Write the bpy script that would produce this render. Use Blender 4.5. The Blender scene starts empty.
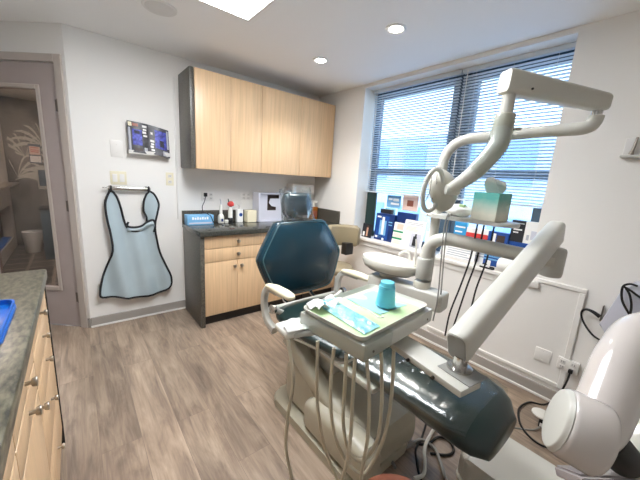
import bpy, bmesh, math, random
from mathutils import Vector, Matrix, Euler
random.seed(7)
S = bpy.context.scene
COL = S.collection
PI = math.pi
R = math.radians

# ------------------------------------------------------------------ materials
def lin(c):
    c = c/255.0
    return c/12.92 if c <= .04045 else ((c+.055)/1.055)**2.4
def rgb(t):
    return (lin(t[0]), lin(t[1]), lin(t[2]), 1)
def mat(name, col, rough=.5, metal=0, spec=.5, var=0, vscale=8, vstretch=(1, 1, 1), bump=0, bscale=60, col2=None, coat=0, detail=4):
    m = bpy.data.materials.new(name); m.use_nodes = True
    nt = m.node_tree; b = nt.nodes['Principled BSDF']
    b.inputs['Base Color'].default_value = rgb(col)
    b.inputs['Roughness'].default_value = rough
    b.inputs['Metallic'].default_value = metal
    b.inputs['Specular IOR Level'].default_value = spec
    b.inputs['Coat Weight'].default_value = coat
    tc = nt.nodes.new('ShaderNodeTexCoord')
    if var or col2:
        mp = nt.nodes.new('ShaderNodeMapping'); mp.inputs['Scale'].default_value = vstretch
        n = nt.nodes.new('ShaderNodeTexNoise'); n.inputs['Scale'].default_value = vscale; n.inputs['Detail'].default_value = detail
        r = nt.nodes.new('ShaderNodeValToRGB')
        a = rgb(col); c2 = rgb(col2) if col2 else tuple(max(0, x*(1-var)) for x in a[:3])+(1,)
        r.color_ramp.elements[0].color = c2; r.color_ramp.elements[1].color = a
        r.color_ramp.elements[0].position = .35; r.color_ramp.elements[1].position = .65
        nt.links.new(tc.outputs['Object'], mp.inputs[0]); nt.links.new(mp.outputs[0], n.inputs['Vector'])
        nt.links.new(n.outputs['Fac'], r.inputs[0]); nt.links.new(r.outputs[0], b.inputs['Base Color'])
    if bump:
        n2 = nt.nodes.new('ShaderNodeTexNoise'); n2.inputs['Scale'].default_value = bscale; n2.inputs['Detail'].default_value = 3
        bp = nt.nodes.new('ShaderNodeBump'); bp.inputs['Strength'].default_value = bump; bp.inputs['Distance'].default_value = .01
        nt.links.new(tc.outputs['Object'], n2.inputs['Vector']); nt.links.new(n2.outputs['Fac'], bp.inputs['Height'])
        nt.links.new(bp.outputs[0], b.inputs['Normal'])
    return m
def emit(name, col, s):
    m = bpy.data.materials.new(name); m.use_nodes = True
    nt = m.node_tree; nt.nodes.clear()
    e = nt.nodes.new('ShaderNodeEmission'); e.inputs[0].default_value = rgb(col); e.inputs[1].default_value = s
    o = nt.nodes.new('ShaderNodeOutputMaterial'); nt.links.new(e.outputs[0], o.inputs[0])
    return m
def clear(name, tint, alpha, rough=.05):
    """thin clear sheet: mostly transparent with a glossy film"""
    m = bpy.data.materials.new(name); m.use_nodes = True
    nt = m.node_tree; nt.nodes.clear()
    t = nt.nodes.new('ShaderNodeBsdfTransparent'); t.inputs[0].default_value = rgb(tint)
    g = nt.nodes.new('ShaderNodeBsdfGlossy'); g.inputs['Roughness'].default_value = rough
    mx = nt.nodes.new('ShaderNodeMixShader'); mx.inputs[0].default_value = alpha
    o = nt.nodes.new('ShaderNodeOutputMaterial')
    nt.links.new(t.outputs[0], mx.inputs[1]); nt.links.new(g.outputs[0], mx.inputs[2]); nt.links.new(mx.outputs[0], o.inputs[0])
    return m
def plank_floor():
    m = bpy.data.materials.new('plank_floor'); m.use_nodes = True
    nt = m.node_tree; b = nt.nodes['Principled BSDF']; N = nt.nodes.new; L = nt.links.new
    tc = N('ShaderNodeTexCoord')
    mp = N('ShaderNodeMapping'); mp.inputs['Rotation'].default_value = (0, 0, PI/2)
    br = N('ShaderNodeTexBrick'); br.offset = .37; br.offset_frequency = 2
    br.inputs['Scale'].default_value = 1; br.inputs['Brick Width'].default_value = 1.22; br.inputs['Row Height'].default_value = .185
    br.inputs['Mortar Size'].default_value = .0012; br.inputs['Mortar Smooth'].default_value = .3
    br.inputs['Color1'].default_value = (0, 0, 0, 1); br.inputs['Color2'].default_value = (1, 1, 1, 1); br.inputs['Mortar'].default_value = (.5, .5, .5, 1)
    L(tc.outputs['Object'], mp.inputs[0]); L(mp.outputs[0], br.inputs['Vector'])
    # grain: noise stretched along the boards, shifted per board
    mg = N('ShaderNodeMapping'); mg.inputs['Scale'].default_value = (5, .8, 1)
    add = N('ShaderNodeVectorMath'); add.operation = 'ADD'
    sc = N('ShaderNodeVectorMath'); sc.operation = 'SCALE'; sc.inputs['Scale'].default_value = 7
    L(br.outputs['Color'], sc.inputs[0]); L(tc.outputs['Object'], add.inputs[0]); L(sc.outputs[0], add.inputs[1]); L(add.outputs[0], mg.inputs[0])
    n = N('ShaderNodeTexNoise'); n.inputs['Scale'].default_value = 2.2; n.inputs['Detail'].default_value = 7; n.inputs['Distortion'].default_value = 1.2; n.inputs['Roughness'].default_value = .62
    L(mg.outputs[0], n.inputs['Vector'])
    mf = N('ShaderNodeMapping'); mf.inputs['Scale'].default_value = (42, 2.2, 1); L(add.outputs[0], mf.inputs[0])
    n2 = N('ShaderNodeTexNoise'); n2.inputs['Scale'].default_value = 2; n2.inputs['Detail'].default_value = 3; L(mf.outputs[0], n2.inputs['Vector'])
    r = N('ShaderNodeValToRGB'); e = r.color_ramp.elements
    e[0].position = .28; e[0].color = rgb((114, 99, 88)); e[1].position = .75; e[1].color = rgb((188, 168, 147))
    x = e.new(.5); x.color = rgb((156, 137, 119))
    L(n.outputs['Fac'], r.inputs[0])
    mx = N('ShaderNodeMix'); mx.data_type = 'RGBA'; mx.blend_type = 'MULTIPLY'; mx.inputs['Factor'].default_value = .42
    r2 = N('ShaderNodeValToRGB'); r2.color_ramp.elements[0].position = .35; r2.color_ramp.elements[0].color = (.6, .57, .55, 1); r2.color_ramp.elements[1].position = .6
    L(n2.outputs['Fac'], r2.inputs[0]); L(r.outputs[0], mx.inputs['A']); L(r2.outputs[0], mx.inputs['B'])
    hs = N('ShaderNodeHueSaturation'); mr = N('ShaderNodeMapRange'); mr.inputs['To Min'].default_value = .8; mr.inputs['To Max'].default_value = 1.08
    L(br.outputs['Color'], mr.inputs['Value']); L(mr.outputs[0], hs.inputs['Value']); L(mx.outputs['Result'], hs.inputs['Color'])
    mm = N('ShaderNodeMix'); mm.data_type = 'RGBA'; mm.inputs['B'].default_value = rgb((100, 86, 76))
    ml = N('ShaderNodeMath'); ml.operation = 'MULTIPLY'; ml.inputs[1].default_value = .6
    L(br.outputs['Fac'], ml.inputs[0]); L(ml.outputs[0], mm.inputs['Factor']); L(hs.outputs[0], mm.inputs['A']); L(mm.outputs['Result'], b.inputs['Base Color'])
    b.inputs['Roughness'].default_value = .38
    bp = N('ShaderNodeBump'); bp.inputs['Strength'].default_value = .12; bp.inputs['Distance'].default_value = .004
    L(n2.outputs['Fac'], bp.inputs['Height']); L(bp.outputs[0], b.inputs['Normal'])
    return m
def speckle(name, a, c, scale, rough, stretch=(1, 1, 1)):
    return mat(name, a, rough, col2=c, vscale=scale, vstretch=stretch, detail=6)
def tile_floor():
    m = mat('hall_tile', (70, 60, 54), .35)
    nt = m.node_tree; b = nt.nodes['Principled BSDF']
    tc = nt.nodes.new('ShaderNodeTexCoord'); br = nt.nodes.new('ShaderNodeTexBrick')
    br.inputs['Scale'].default_value = 1; br.inputs['Brick Width'].default_value = .3; br.inputs['Row Height'].default_value = .3; br.offset = 0
    br.inputs['Mortar Size'].default_value = .02
    br.inputs['Color1'].default_value = rgb((46, 40, 36)); br.inputs['Color2'].default_value = rgb((66, 57, 51)); br.inputs['Mortar'].default_value = rgb((140, 128, 116))
    nt.links.new(tc.outputs['Object'], br.inputs['Vector']); nt.links.new(br.outputs['Color'], b.inputs['Base Color'])
    return m
def palm_paper():
    m = mat('palm_wallpaper', (120, 116, 110), .6)
    nt = m.node_tree; b = nt.nodes['Principled BSDF']
    tc = nt.nodes.new('ShaderNodeTexCoord'); w = nt.nodes.new('ShaderNodeTexWave'); w.wave_type = 'RINGS'
    mp = nt.nodes.new('ShaderNodeMapping'); mp.inputs['Scale'].default_value = (3, 1, 1.6); mp.inputs['Location'].default_value = (1.4, 0, -2.3)
    w.inputs['Scale'].default_value = .9; w.inputs['Distortion'].default_value = 5; w.inputs['Detail'].default_value = 2
    r = nt.nodes.new('ShaderNodeValToRGB'); r.color_ramp.elements[0].color = rgb((84, 80, 76)); r.color_ramp.elements[1].color = rgb((120, 116, 110))
    r.color_ramp.elements[0].position = .45; r.color_ramp.elements[1].position = .95
    nt.links.new(tc.outputs['Object'], mp.inputs[0]); nt.links.new(mp.outputs[0], w.inputs[0]); nt.links.new(w.outputs['Fac'], r.inputs[0]); nt.links.new(r.outputs[0], b.inputs['Base Color'])
    return m
def gradient_z(name, a, c, z0, z1, rough=.5):
    """printed carton artwork fading from one colour to another up its side"""
    m = mat(name, a, rough); nt = m.node_tree; b = nt.nodes['Principled BSDF']
    tc = nt.nodes.new('ShaderNodeTexCoord'); sp = nt.nodes.new('ShaderNodeSeparateXYZ'); mr = nt.nodes.new('ShaderNodeMapRange')
    mr.inputs['From Min'].default_value = z0; mr.inputs['From Max'].default_value = z1
    n = nt.nodes.new('ShaderNodeTexNoise'); n.inputs['Scale'].default_value = 30
    ad = nt.nodes.new('ShaderNodeMath'); ad.operation = 'MULTIPLY_ADD'; ad.inputs[1].default_value = .35; 
    sb = nt.nodes.new('ShaderNodeMath'); sb.operation = 'SUBTRACT'; sb.inputs[1].default_value = .17
    r = nt.nodes.new('ShaderNodeValToRGB'); r.color_ramp.elements[0].color = rgb(a); r.color_ramp.elements[1].color = rgb(c)
    L = nt.links.new
    L(tc.outputs['Object'], sp.inputs[0]); L(sp.outputs['Z'], mr.inputs['Value']); L(n.outputs['Fac'], ad.inputs[0]); L(mr.outputs[0], ad.inputs[2])
    L(tc.outputs['Object'], n.inputs['Vector']); L(ad.outputs[0], sb.inputs[0]); L(sb.outputs[0], r.inputs[0]); L(r.outputs[0], b.inputs['Base Color'])
    return m

M = dict(
 wall=mat('wall_paint', (234, 231, 226), .75, bump=.04, bscale=180),
 ceil=mat('ceiling_paint', (243, 241, 238), .85, bump=.03, bscale=120),
 trim=mat('trim_paint', (216, 213, 208), .45),
 greige=mat('greige_door_paint', (176, 163, 158), .45, var=.05, vscale=5),
 casing=mat('greige_casing_paint', (188, 177, 168), .45),
 base=mat('baseboard_paint', (160, 154, 147), .5),
 white=mat('white_paint', (228, 225, 220), .45),
 floor=plank_floor(),
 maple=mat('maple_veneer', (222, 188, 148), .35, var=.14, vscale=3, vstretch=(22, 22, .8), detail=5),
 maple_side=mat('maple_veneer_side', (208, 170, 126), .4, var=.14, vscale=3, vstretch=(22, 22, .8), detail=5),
 lam=speckle('dark_laminate', (100, 96, 87), (66, 63, 57), 90, .35),
 top=speckle('dark_worktop', (78, 78, 72), (44, 46, 43), 130, .16),
 granite=speckle('grey_granite_worktop', (116, 112, 94), (48, 48, 40), 75, .3, (1, .4, 1)),
 dark=mat('toe_kick_black', (34, 30, 27), .6),
 knob=mat('satin_nickel', (176, 168, 156), .28, 1),
 steel=mat('polished_steel', (205, 203, 200), .18, 1),
 iron=mat('dark_hinge_metal', (128, 120, 112), .35, 1),
 vinyl=mat('teal_vinyl', (13, 47, 60), .22, var=.12, vscale=5, bump=.03, bscale=90, spec=.6),
 vinyl2=mat('grey_green_vinyl', (26, 44, 43), .3, var=.1, vscale=5, bump=.03, bscale=90, spec=.6),
 vinyl_edge=mat('teal_vinyl_seam', (60, 98, 106), .35),
 film_crisp=clear('crisp_clear_film', (236, 240, 240), .2, .08),
 film=clear('clear_plastic_film', (236, 240, 238), .085, .2),
 cream=mat('cream_plastic', (204, 202, 193), .32, var=.03, vscale=4),
 cream2=mat('warm_cream_plastic', (192, 188, 175), .36, var=.05, vscale=4),
 base_m=mat('chair_base_enamel', (176, 170, 151), .38, var=.06, vscale=5),
 armpad=mat('armrest_pad', (226, 218, 190), .45),
 armmetal=mat('light_grey_enamel', (194, 193, 185), .3),
 tan=mat('beige_vinyl', (146, 133, 106), .45, var=.06, vscale=6),
 black=mat('black_plastic', (22, 22, 23), .4),
 rubber=mat('black_rubber', (18, 18, 19), .6),
 hose=mat('beige_hose', (200, 192, 170), .35),
 greyhose=mat('grey_hose', (140, 138, 132), .45),
 porcelain=mat('white_porcelain', (228, 226, 218), .12, coat=.5),
 gloss_white=mat('glossy_white_enamel', (206, 198, 192), .16, coat=.5),
 grille=mat('grey_grille', (158, 150, 148), .5),
 cup=mat('turquoise_plastic', (98, 198, 222), .4),
 greenpaper=mat('pale_green_paper', (190, 220, 166), .7, var=.04, vscale=20),
 bluepaper=mat('pale_blue_bib_paper', (152, 208, 217), .7, var=.06, vscale=30),
 pouch=mat('blue_pouch_film', (92, 170, 190), .15, col2=(160, 212, 220), vscale=25, bump=.5, bscale=40),
 paperwhite=mat('white_paper', (236, 235, 232), .8, bump=.2, bscale=30),
 apron=mat('pale_blue_apron_vinyl', (178, 194, 200), .35, var=.07, vscale=4, bump=.1, bscale=14),
 binding=mat('black_binding', (22, 22, 26), .6),
 tissue_box=gradient_z('teal_to_cream_carton', (214, 212, 196), (84, 160, 150), .03, .10),
 glass=clear('window_glass', (240, 246, 248), .05, .0),
 doorglass=clear('door_glass', (214, 208, 204), .08, .02),
 frame=mat('slate_window_frame', (70, 88, 102), .4),
 slat=mat('pale_slat', (206, 214, 222), .4),
 royal=mat('royal_blue_plastic', (10, 96, 190), .3),
 lightblue=mat('light_blue_carton', (120, 178, 220), .5, var=.1, vscale=20),
 navy=mat('navy_carton', (22, 52, 112), .35, var=.25, vscale=12),
 blue=mat('blue_carton', (26, 74, 150), .35, var=.15, vscale=14),
 cyan=mat('cyan_print', (50, 150, 205), .4),
 red=mat('red_print', (205, 62, 58), .4),
 green=mat('green_print', (44, 150, 104), .5),
 ink=mat('black_ink', (28, 30, 36), .6),
 greyink=mat('grey_ink', (176, 178, 186), .7),
 ivory=mat('ivory_porcelain', (214, 211, 199), .15, coat=.4),
 amber=mat('amber_soap', (150, 96, 40), .15),
 creamcard=mat('cream_card', (226, 218, 190), .6),
 peach=mat('peach_print', (226, 196, 180), .7),
 darkgreen=mat('dark_green_strip', (22, 48, 46), .5),
 organiser=mat('pale_lilac_plastic', (200, 201, 212), .35),
 brown=mat('dark_brown_wood', (66, 50, 42), .5, var=.3, vscale=4, vstretch=(1, 1, 6)),
 terracotta=mat('tan_leather', (152, 88, 66), .45, var=.1, vscale=20),
 hallwall=mat('hall_paint', (190, 184, 176), .7),
 tile=tile_floor(), palm=palm_paper(),
 facade=mat('pale_facade', (186, 197, 212), .8, var=.15, vscale=1.2),
 facade_glass=mat('blue_facade_glass', (136, 164, 198), .6),
 led=emit('panel_diffuser', (248, 251, 255), 11.5),
 lamp=emit('downlight_lens', (255, 249, 240), 16),
 skin_print=mat('skin_tone_print', (206, 160, 136), .6),
 flower=mat('violet_blue_print', (84, 92, 200), .5, col2=(34, 34, 112), vscale=45),
 magcover=mat('dark_grey_print', (78, 76, 82), .4, col2=(34, 34, 40), vscale=25),
)

# ------------------------------------------------------------------ geometry helpers
def box(bm, lo, hi, bev=0, seg=2, mtx=None):
    v = []
    for z in (lo[2], hi[2]):
        for y in (lo[1], hi[1]):
            for x in (lo[0], hi[0]):
                v.append(bm.verts.new((x, y, z)))
    fs = [bm.faces.new([v[i] for i in q]) for q in ((0, 2, 3, 1), (4, 5, 7, 6), (0, 1, 5, 4), (2, 6, 7, 3), (0, 4, 6, 2), (1, 3, 7, 5))]
    if mtx is not None:
        for a in v: a.co = mtx @ a.co
    if bev:
        es = list({e for f in fs for e in f.edges})
        bmesh.ops.bevel(bm, geom=es, offset=bev, segments=seg, profile=.5, affect='EDGES')
def obox(bm, c, size, mtx3=None, bev=0, seg=2):
    h = Vector(size)/2
    m = Matrix.Translation(c) @ (mtx3.to_4x4() if mtx3 is not None else Matrix.Identity(4))
    box(bm, -h, h, bev, seg, m)
def rz(a): return Matrix.Rotation(a, 3, 'Z')
def rings(bm, rs, cap=True, close=True):
    vs = [[bm.verts.new(p) for p in r] for r in rs]
    n = len(vs[0])
    for a, b in zip(vs, vs[1:]):
        for i in range(n if close else n-1):
            j = (i+1) % n
            bm.faces.new((a[i], a[j], b[j], b[i]))
    if cap:
        bm.faces.new(list(reversed(vs[0]))); bm.faces.new(vs[-1])
    return vs
def frame_of(d):
    d = d.normalized(); u = Vector((0, 0, 1)) if abs(d.z) < .9 else Vector((1, 0, 0))
    a = d.cross(u).normalized(); b = d.cross(a).normalized()
    return a, b
def smooth_pts(pts, k):
    pts = [Vector(p) for p in pts]
    if k <= 1 or len(pts) < 3: return pts
    P = [2*pts[0]-pts[1]]+pts+[2*pts[-1]-pts[-2]]; out = []
    for i in range(1, len(P)-2):
        for s in range(k):
            t = s/k; p0, p1, p2, p3 = P[i-1:i+3]
            out.append(.5*((2*p1)+(-p0+p2)*t+(2*p0-5*p1+4*p2-p3)*t*t+(-p0+3*p1-3*p2+p3)*t**3))
    out.append(pts[-1]); return out
def tube(bm, pts, r, n=12, k=6, cap=True):
    if isinstance(r, (list, tuple)) and k > 1:
        rr = smooth_pts([(x, 0, 0) for x in r], k); rr = [x.x for x in rr]
    pts = smooth_pts(pts, k)
    if not isinstance(r, (list, tuple)): rr = [r]*len(pts)
    elif k <= 1: rr = list(r)
    a, b = frame_of(pts[1]-pts[0]); out = []
    for i, p in enumerate(pts):
        d = (pts[min(i+1, len(pts)-1)]-pts[max(i-1, 0)]).normalized()
        a = (a-d*a.dot(d)).normalized(); b = d.cross(a)
        out.append([p+(a*math.cos(2*PI*j/n)+b*math.sin(2*PI*j/n))*rr[i] for j in range(n)])
    rings(bm, out, cap)
def bend(p0, p1, p2, rad, n=6):
    """corner p1 between p0 and p2 replaced by an arc"""
    p0, p1, p2 = Vector(p0), Vector(p1), Vector(p2)
    a = p1+(p0-p1).normalized()*rad; c = p1+(p2-p1).normalized()*rad
    return [tuple((1-t)**2*a+2*t*(1-t)*p1+t*t*c) for t in [i/n for i in range(n+1)]]
def cyl(bm, p0, p1, r, r2=None, n=24, bev=0):
    p0, p1 = Vector(p0), Vector(p1); r2 = r if r2 is None else r2
    if bev:
        d = (p1-p0).normalized()
        tube(bm, [p0, p0+d*bev*.3, p0+d*bev, p1-d*bev, p1-d*bev*.3, p1], [r-bev, r-bev*.3, r, r2, r2-bev*.3, r2-bev], n, 1)
    else: tube(bm, [p0, p1], [r, r2], n, 1)
def lathe(bm, prof, c, n=28, mtx3=None, sx=1, sy=1, cap=True):
    c = Vector(c); out = []
    for r, z in prof:
        ring = []
        for j in range(n):
            v = Vector((r*math.cos(2*PI*j/n)*sx, r*math.sin(2*PI*j/n)*sy, z))
            ring.append(c+(mtx3 @ v if mtx3 is not None else v))
        out.append(ring)
    rings(bm, out, cap)
def prism(bm, poly, to3, depth, bev=0, seg=2):
    """poly in 2D, to3(u,v,w) -> point; extruded from w=0 to w=depth"""
    a = [bm.verts.new(to3(u, v, 0)) for u, v in poly]; b = [bm.verts.new(to3(u, v, depth)) for u, v in poly]
    fs = [bm.faces.new(list(reversed(a))), bm.faces.new(b)]; n = len(a)
    for i in range(n): fs.append(bm.faces.new((a[i], a[(i+1) % n], b[(i+1) % n], b[i])))
    if bev:
        es = list({e for f in fs for e in f.edges})
        bmesh.ops.bevel(bm, geom=es, offset=bev, segments=seg, profile=.5, affect='EDGES')
def sheet(bm, f, nu, nv, thick=0):
    """open surface f(u,v), optionally solidified"""
    g = [[bm.verts.new(f(i/nu, j/nv)) for j in range(nv+1)] for i in range(nu+1)]
    fs = [bm.faces.new((g[i][j], g[i+1][j], g[i+1][j+1], g[i][j+1])) for i in range(nu) for j in range(nv)]
    if thick:
        bmesh.ops.recalc_face_normals(bm, faces=fs)
        bmesh.ops.solidify(bm, geom=fs, thickness=thick)
def rrect(hw, hh, r, n=5):
    out = []
    for cx, cy, a0 in ((hw-r, hh-r, 0), (-hw+r, hh-r, PI/2), (-hw+r, -hh+r, PI), (hw-r, -hh+r, 1.5*PI)):
        for i in range(n+1):
            a = a0+PI/2*i/n; out.append((cx+r*math.cos(a), cy+r*math.sin(a)))
    return out
def beam(bm, p0, p1, w, h, r, w2=None, h2=None, bev=.006):
    """rounded rectangular bar from p0 to p1 (w horizontal, h vertical)"""
    p0, p1 = Vector(p0), Vector(p1); w2 = w2 or w; h2 = h2 or h
    d = (p1-p0).normalized(); a = d.cross(Vector((0, 0, 1))).normalized(); b = a.cross(d).normalized()
    L = (p1-p0).length; out = []
    for t, s in ((0, .8), (bev*.35/L, .93), (bev/L, 1), (1-bev/L, 1), (1-bev*.35/L, .93), (1, .8)):
        ww = w+(w2-w)*t; hh = h+(h2-h)*t
        k = (1-s)*min(ww, hh)*.35
        out.append([p0+d*L*t+a*x+b*y for x, y in rrect(ww/2-k, hh/2-k, max(r-k, .001))])
    rings(bm, out)
def obj(name, bm, m, parent=None, smooth=40, subsurf=0):
    bmesh.ops.recalc_face_normals(bm, faces=bm.faces)
    me = bpy.data.meshes.new(name)
    if parent is not None:
        off = Vector((0, 0, 0)); p = parent
        while p is not None: off += p.location; p = p.parent
        for v in bm.verts: v.co -= off
    bm.to_mesh(me); bm.free()
    me.polygons.foreach_set('use_smooth', [True]*len(me.polygons))
    if smooth < 180: me.set_sharp_from_angle(angle=R(smooth))
    me.materials.append(m)
    o = bpy.data.objects.new(name, me); COL.objects.link(o); o.parent = parent
    if subsurf:
        s = o.modifiers.new('sub', 'SUBSURF'); s.levels = subsurf; s.render_levels = subsurf
    return o
def B(): return bmesh.new()
def tag(o, label, cat, group=None):
    o['label'] = label; o['category'] = cat
    if group: o['group'] = group
    return o
def thing(name, loc, label, cat, group=None):
    o = bpy.data.objects.new(name, None); o.empty_display_size = .05; COL.objects.link(o); o.location = loc
    return tag(o, label, cat, group)
def single(name, bm, m, label, cat, group=None, origin=None, smooth=40, subsurf=0):
    """a thing that is one mesh; origin moved to its base"""
    xs = [v.co.copy() for v in bm.verts]
    c = Vector(((min(p.x for p in xs)+max(p.x for p in xs))/2, (min(p.y for p in xs)+max(p.y for p in xs))/2, min(p.z for p in xs)))
    for v in bm.verts: v.co -= c
    o = obj(name, bm, m, None, smooth, subsurf); o.location = c
    return tag(o, label, cat, group)
def struct(name, bm, m, parent=None, smooth=30):
    o = obj(name, bm, m, parent, smooth)
    if parent is None: o['kind'] = 'structure'
    return o
def pbox(name, lo, hi, m, parent=None, bev=0, label=None):
    b = B(); box(b, lo, hi, bev); o = obj(name, b, m, parent)
    if label: o['label'] = label
    return o

# ------------------------------------------------------------------ the setting
XW, YB, ZC, XL, YN = 2.556, 3.265, 2.52, -.87, -1.3       # window wall, back wall, ceiling, left wall, near wall
WY0, WY1, WZ0, WZ1, XR = .643, 2.46, .845, 2.485, 2.76    # window recess
KX, KY = .02, 3.265                                     # outside corner of the back wall
DV = Vector((-.741, .671, 0)); NV = Vector((.671, .741, 0))  # along the angled door wall, and out of the room
def dw(t, s, z): return Vector((KX, KY, 0))+DV*t+NV*s+Vector((0, 0, z))
DM = Matrix((( DV.x, NV.x, 0, KX), (DV.y, NV.y, 0, KY), (0, 0, 1, 0), (0, 0, 0, 1)))

b = B(); prism(b, [(XL, YN), (XW, YN), (XW, YB), (KX, YB), (XL, 4.05)], lambda u, v, w: (u, v, -.1+w), .1); struct('floor', b, M['floor'])
b = B(); prism(b, [(XL, YN), (XW+.3, YN), (XW+.3, YB+.1), (KX, YB+.1), (XL, 4.15)], lambda u, v, w: (u, v, ZC+w), .1); struct('ceiling', b, M['ceil'])
b = B(); box(b, (KX, YB, 0), (XW+.3, YB+.12, ZC)); struct('wall_back', b, M['wall'])
b = B()
box(b, (XW, YN, 0), (XW+.3, WY0, ZC)); box(b, (XW, WY1, 0), (XW+.3, YB, ZC)); box(b, (XW, WY0, 0), (XW+.3, WY1, WZ0-.03)); box(b, (XW, WY0, WZ1), (XW+.3, WY1, ZC))
struct('wall_right', b, M['wall'])
b = B(); box(b, (XL-.12, YN-.12, 0), (XL, 4.1, ZC)); struct('wall_left', b, M['wall'])
b = B(); box(b, (XL, YN-.12, 0), (XW+.3, YN, ZC)); struct('wall_near', b, M['wall'])
b = B()                                                   # angled wall with the door opening t .085 - .955
box(b, (0, 0, 0), (.083, .12, ZC), mtx=DM); box(b, (.957, 0, 0), (1.18, .12, ZC), mtx=DM); box(b, (.083, 0, 2.243), (.957, .12, ZC), mtx=DM)
struct('wall_door', b, M['wall'])
b = B()
box(b, (.022, -.018, 0), (.083, 0, 2.30), .003, 1, DM); box(b, (.957, -.018, 0), (1.02, 0, 2.30), .003, 1, DM); box(b, (.083, -.018, 2.243), (.957, 0, 2.30), .003, 1, DM)
struct('trim_1', b, M['casing'])
# door: slab with a tall glass light
d = bpy.data.objects.new('door_1', None); COL.objects.link(d); d.location = dw(.5, .02, 0); d['kind'] = 'structure'
b = B(); G0, G1, Z0, Z1 = .262, .83, .375, 2.045
for q in (((.088, .0, .002), (G0, .04, 2.238)), ((G1, 0, .002), (.952, .04, 2.238)), ((G0, 0, .002), (G1, .04, Z0)), ((G0, 0, Z1), (G1, .04, 2.238))): box(b, *q, mtx=DM)
struct('door_slab', b, M['greige'], d)
b = B()
for q in (((G0-.03, -.012, Z0-.03), (G0, .0, Z1+.03)), ((G1, -.012, Z0-.03), (G1+.03, 0, Z1+.03)), ((G0, -.012, Z0-.03), (G1, 0, Z0)), ((G0, -.012, Z1), (G1, 0, Z1+.03))): box(b, *q, bev=.003, seg=1, mtx=DM)
struct('glazing_bead', b, M['casing'], d)
b = B(); box(b, (G0, .017, Z0), (G1, .023, Z1), mtx=DM); struct('door_glass', b, M['doorglass'], d)
for z in (1.926, 1.12, .29):
    b = B(); cyl(b, dw(.086, -.008, z-.05), dw(.086, -.008, z+.05), .007, n=10); box(b, (.09, -.003, z-.045), (.115, .0, z+.045), mtx=DM); struct('hinge', b, M['iron'], d)
b = B(); cyl(b, dw(.895, -.0, 1.0), dw(.895, -.05, 1.0), .012, n=12); cyl(b, dw(.895, -.045, 1.0), dw(.79, -.045, 1.0), .009, n=12); struct('door_handle', b, M['knob'], d)
# baseboards
def bb(name, bx, z=.095):
    b = B()
    for lo, hi in bx: box(b, lo+(0,), hi+(z,), .004, 1)
    struct(name, b, M['base'])
bb('baseboard_back', [((KX, YB-.014), (.848, YB))])
bb('baseboard_right', [((XW-.014, YN), (XW, 2.68))])
b = B(); box(b, (0, -.014, 0), (.021, 0, .095), .003, 1, DM); struct('baseboard_door', b, M['base'])
b = B(); box(b, (XW-.022, WY0-.33, 0), (XW-.014, 2.68, .022), .003, 1); struct('trim_2', b, M['white'])
b = B(); box(b, (KX, YB-.022, 0), (.848, YB-.014, .02), .003, 1); struct('trim_3', b, M['white'])
# window sill and apron ledge
b = B(); box(b, (XW-.03, WY0-.0, WZ0-.03), (XR+.05, WY1, WZ0), .005, 2); struct('trim_4', b, M['white'])
b = B(); box(b, (XW-.014, WY0, WZ0-.085), (XW, WY1, WZ0-.03), .004, 1); struct('trim_5', b, M['trim'])
# framed panel below the window
b = B(); y0, y1, z0, z1 = .302, 1.36, .13, .873
box(b, (XW-.006, y0, z0), (XW, y1, z1))
for lo, hi in (((y0, z1-.03), (WY0, z1)), ((y0, z0), (y0+.035, z1-.03)), ((y0+.035, z0), (y1, z0+.03))): box(b, (XW-.018, lo[0], lo[1]), (XW-.006, hi[0], hi[1]), .004, 1)
struct('trim_6', b, M['white'])
# windows: two dark-framed sash windows with a mullion between
def sash(name, y0, y1):
    w = bpy.data.objects.new(name, None); COL.objects.link(w); w.location = (XR, (y0+y1)/2, WZ0); w['kind'] = 'structure'
    b = B(); t = .06
    for lo, hi in (((y0, WZ0), (y0+t, WZ1)), ((y1-t, WZ0), (y1, WZ1)), ((y0+t, WZ0), (y1-t, WZ0+t)), ((y0+t, WZ1-.09), (y1-t, WZ1)), ((y0+t, 1.575), (y1-t, 1.635))):
        box(b, (XR+.01, lo[0], lo[1]), (XR+.07, hi[0], hi[1]), .004, 1)
    struct('window_frame', b, M['frame'], w)
    b = B(); box(b, (XR+.035, y0+t, WZ0+t), (XR+.041, y1-t, 1.575)); box(b, (XR+.035, y0+t, 1.635), (XR+.041, y1-t, WZ1-.09)); struct('window_glass', b, M['glass'], w)
sash('window_1', 1.49, WY1); sash('window_2', WY0-.1, 1.39)
b = B(); box(b, (XR+.0, 1.39, WZ0), (XR+.1, 1.49, WZ1), .004, 1); struct('trim_7', b, M['frame'])

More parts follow.
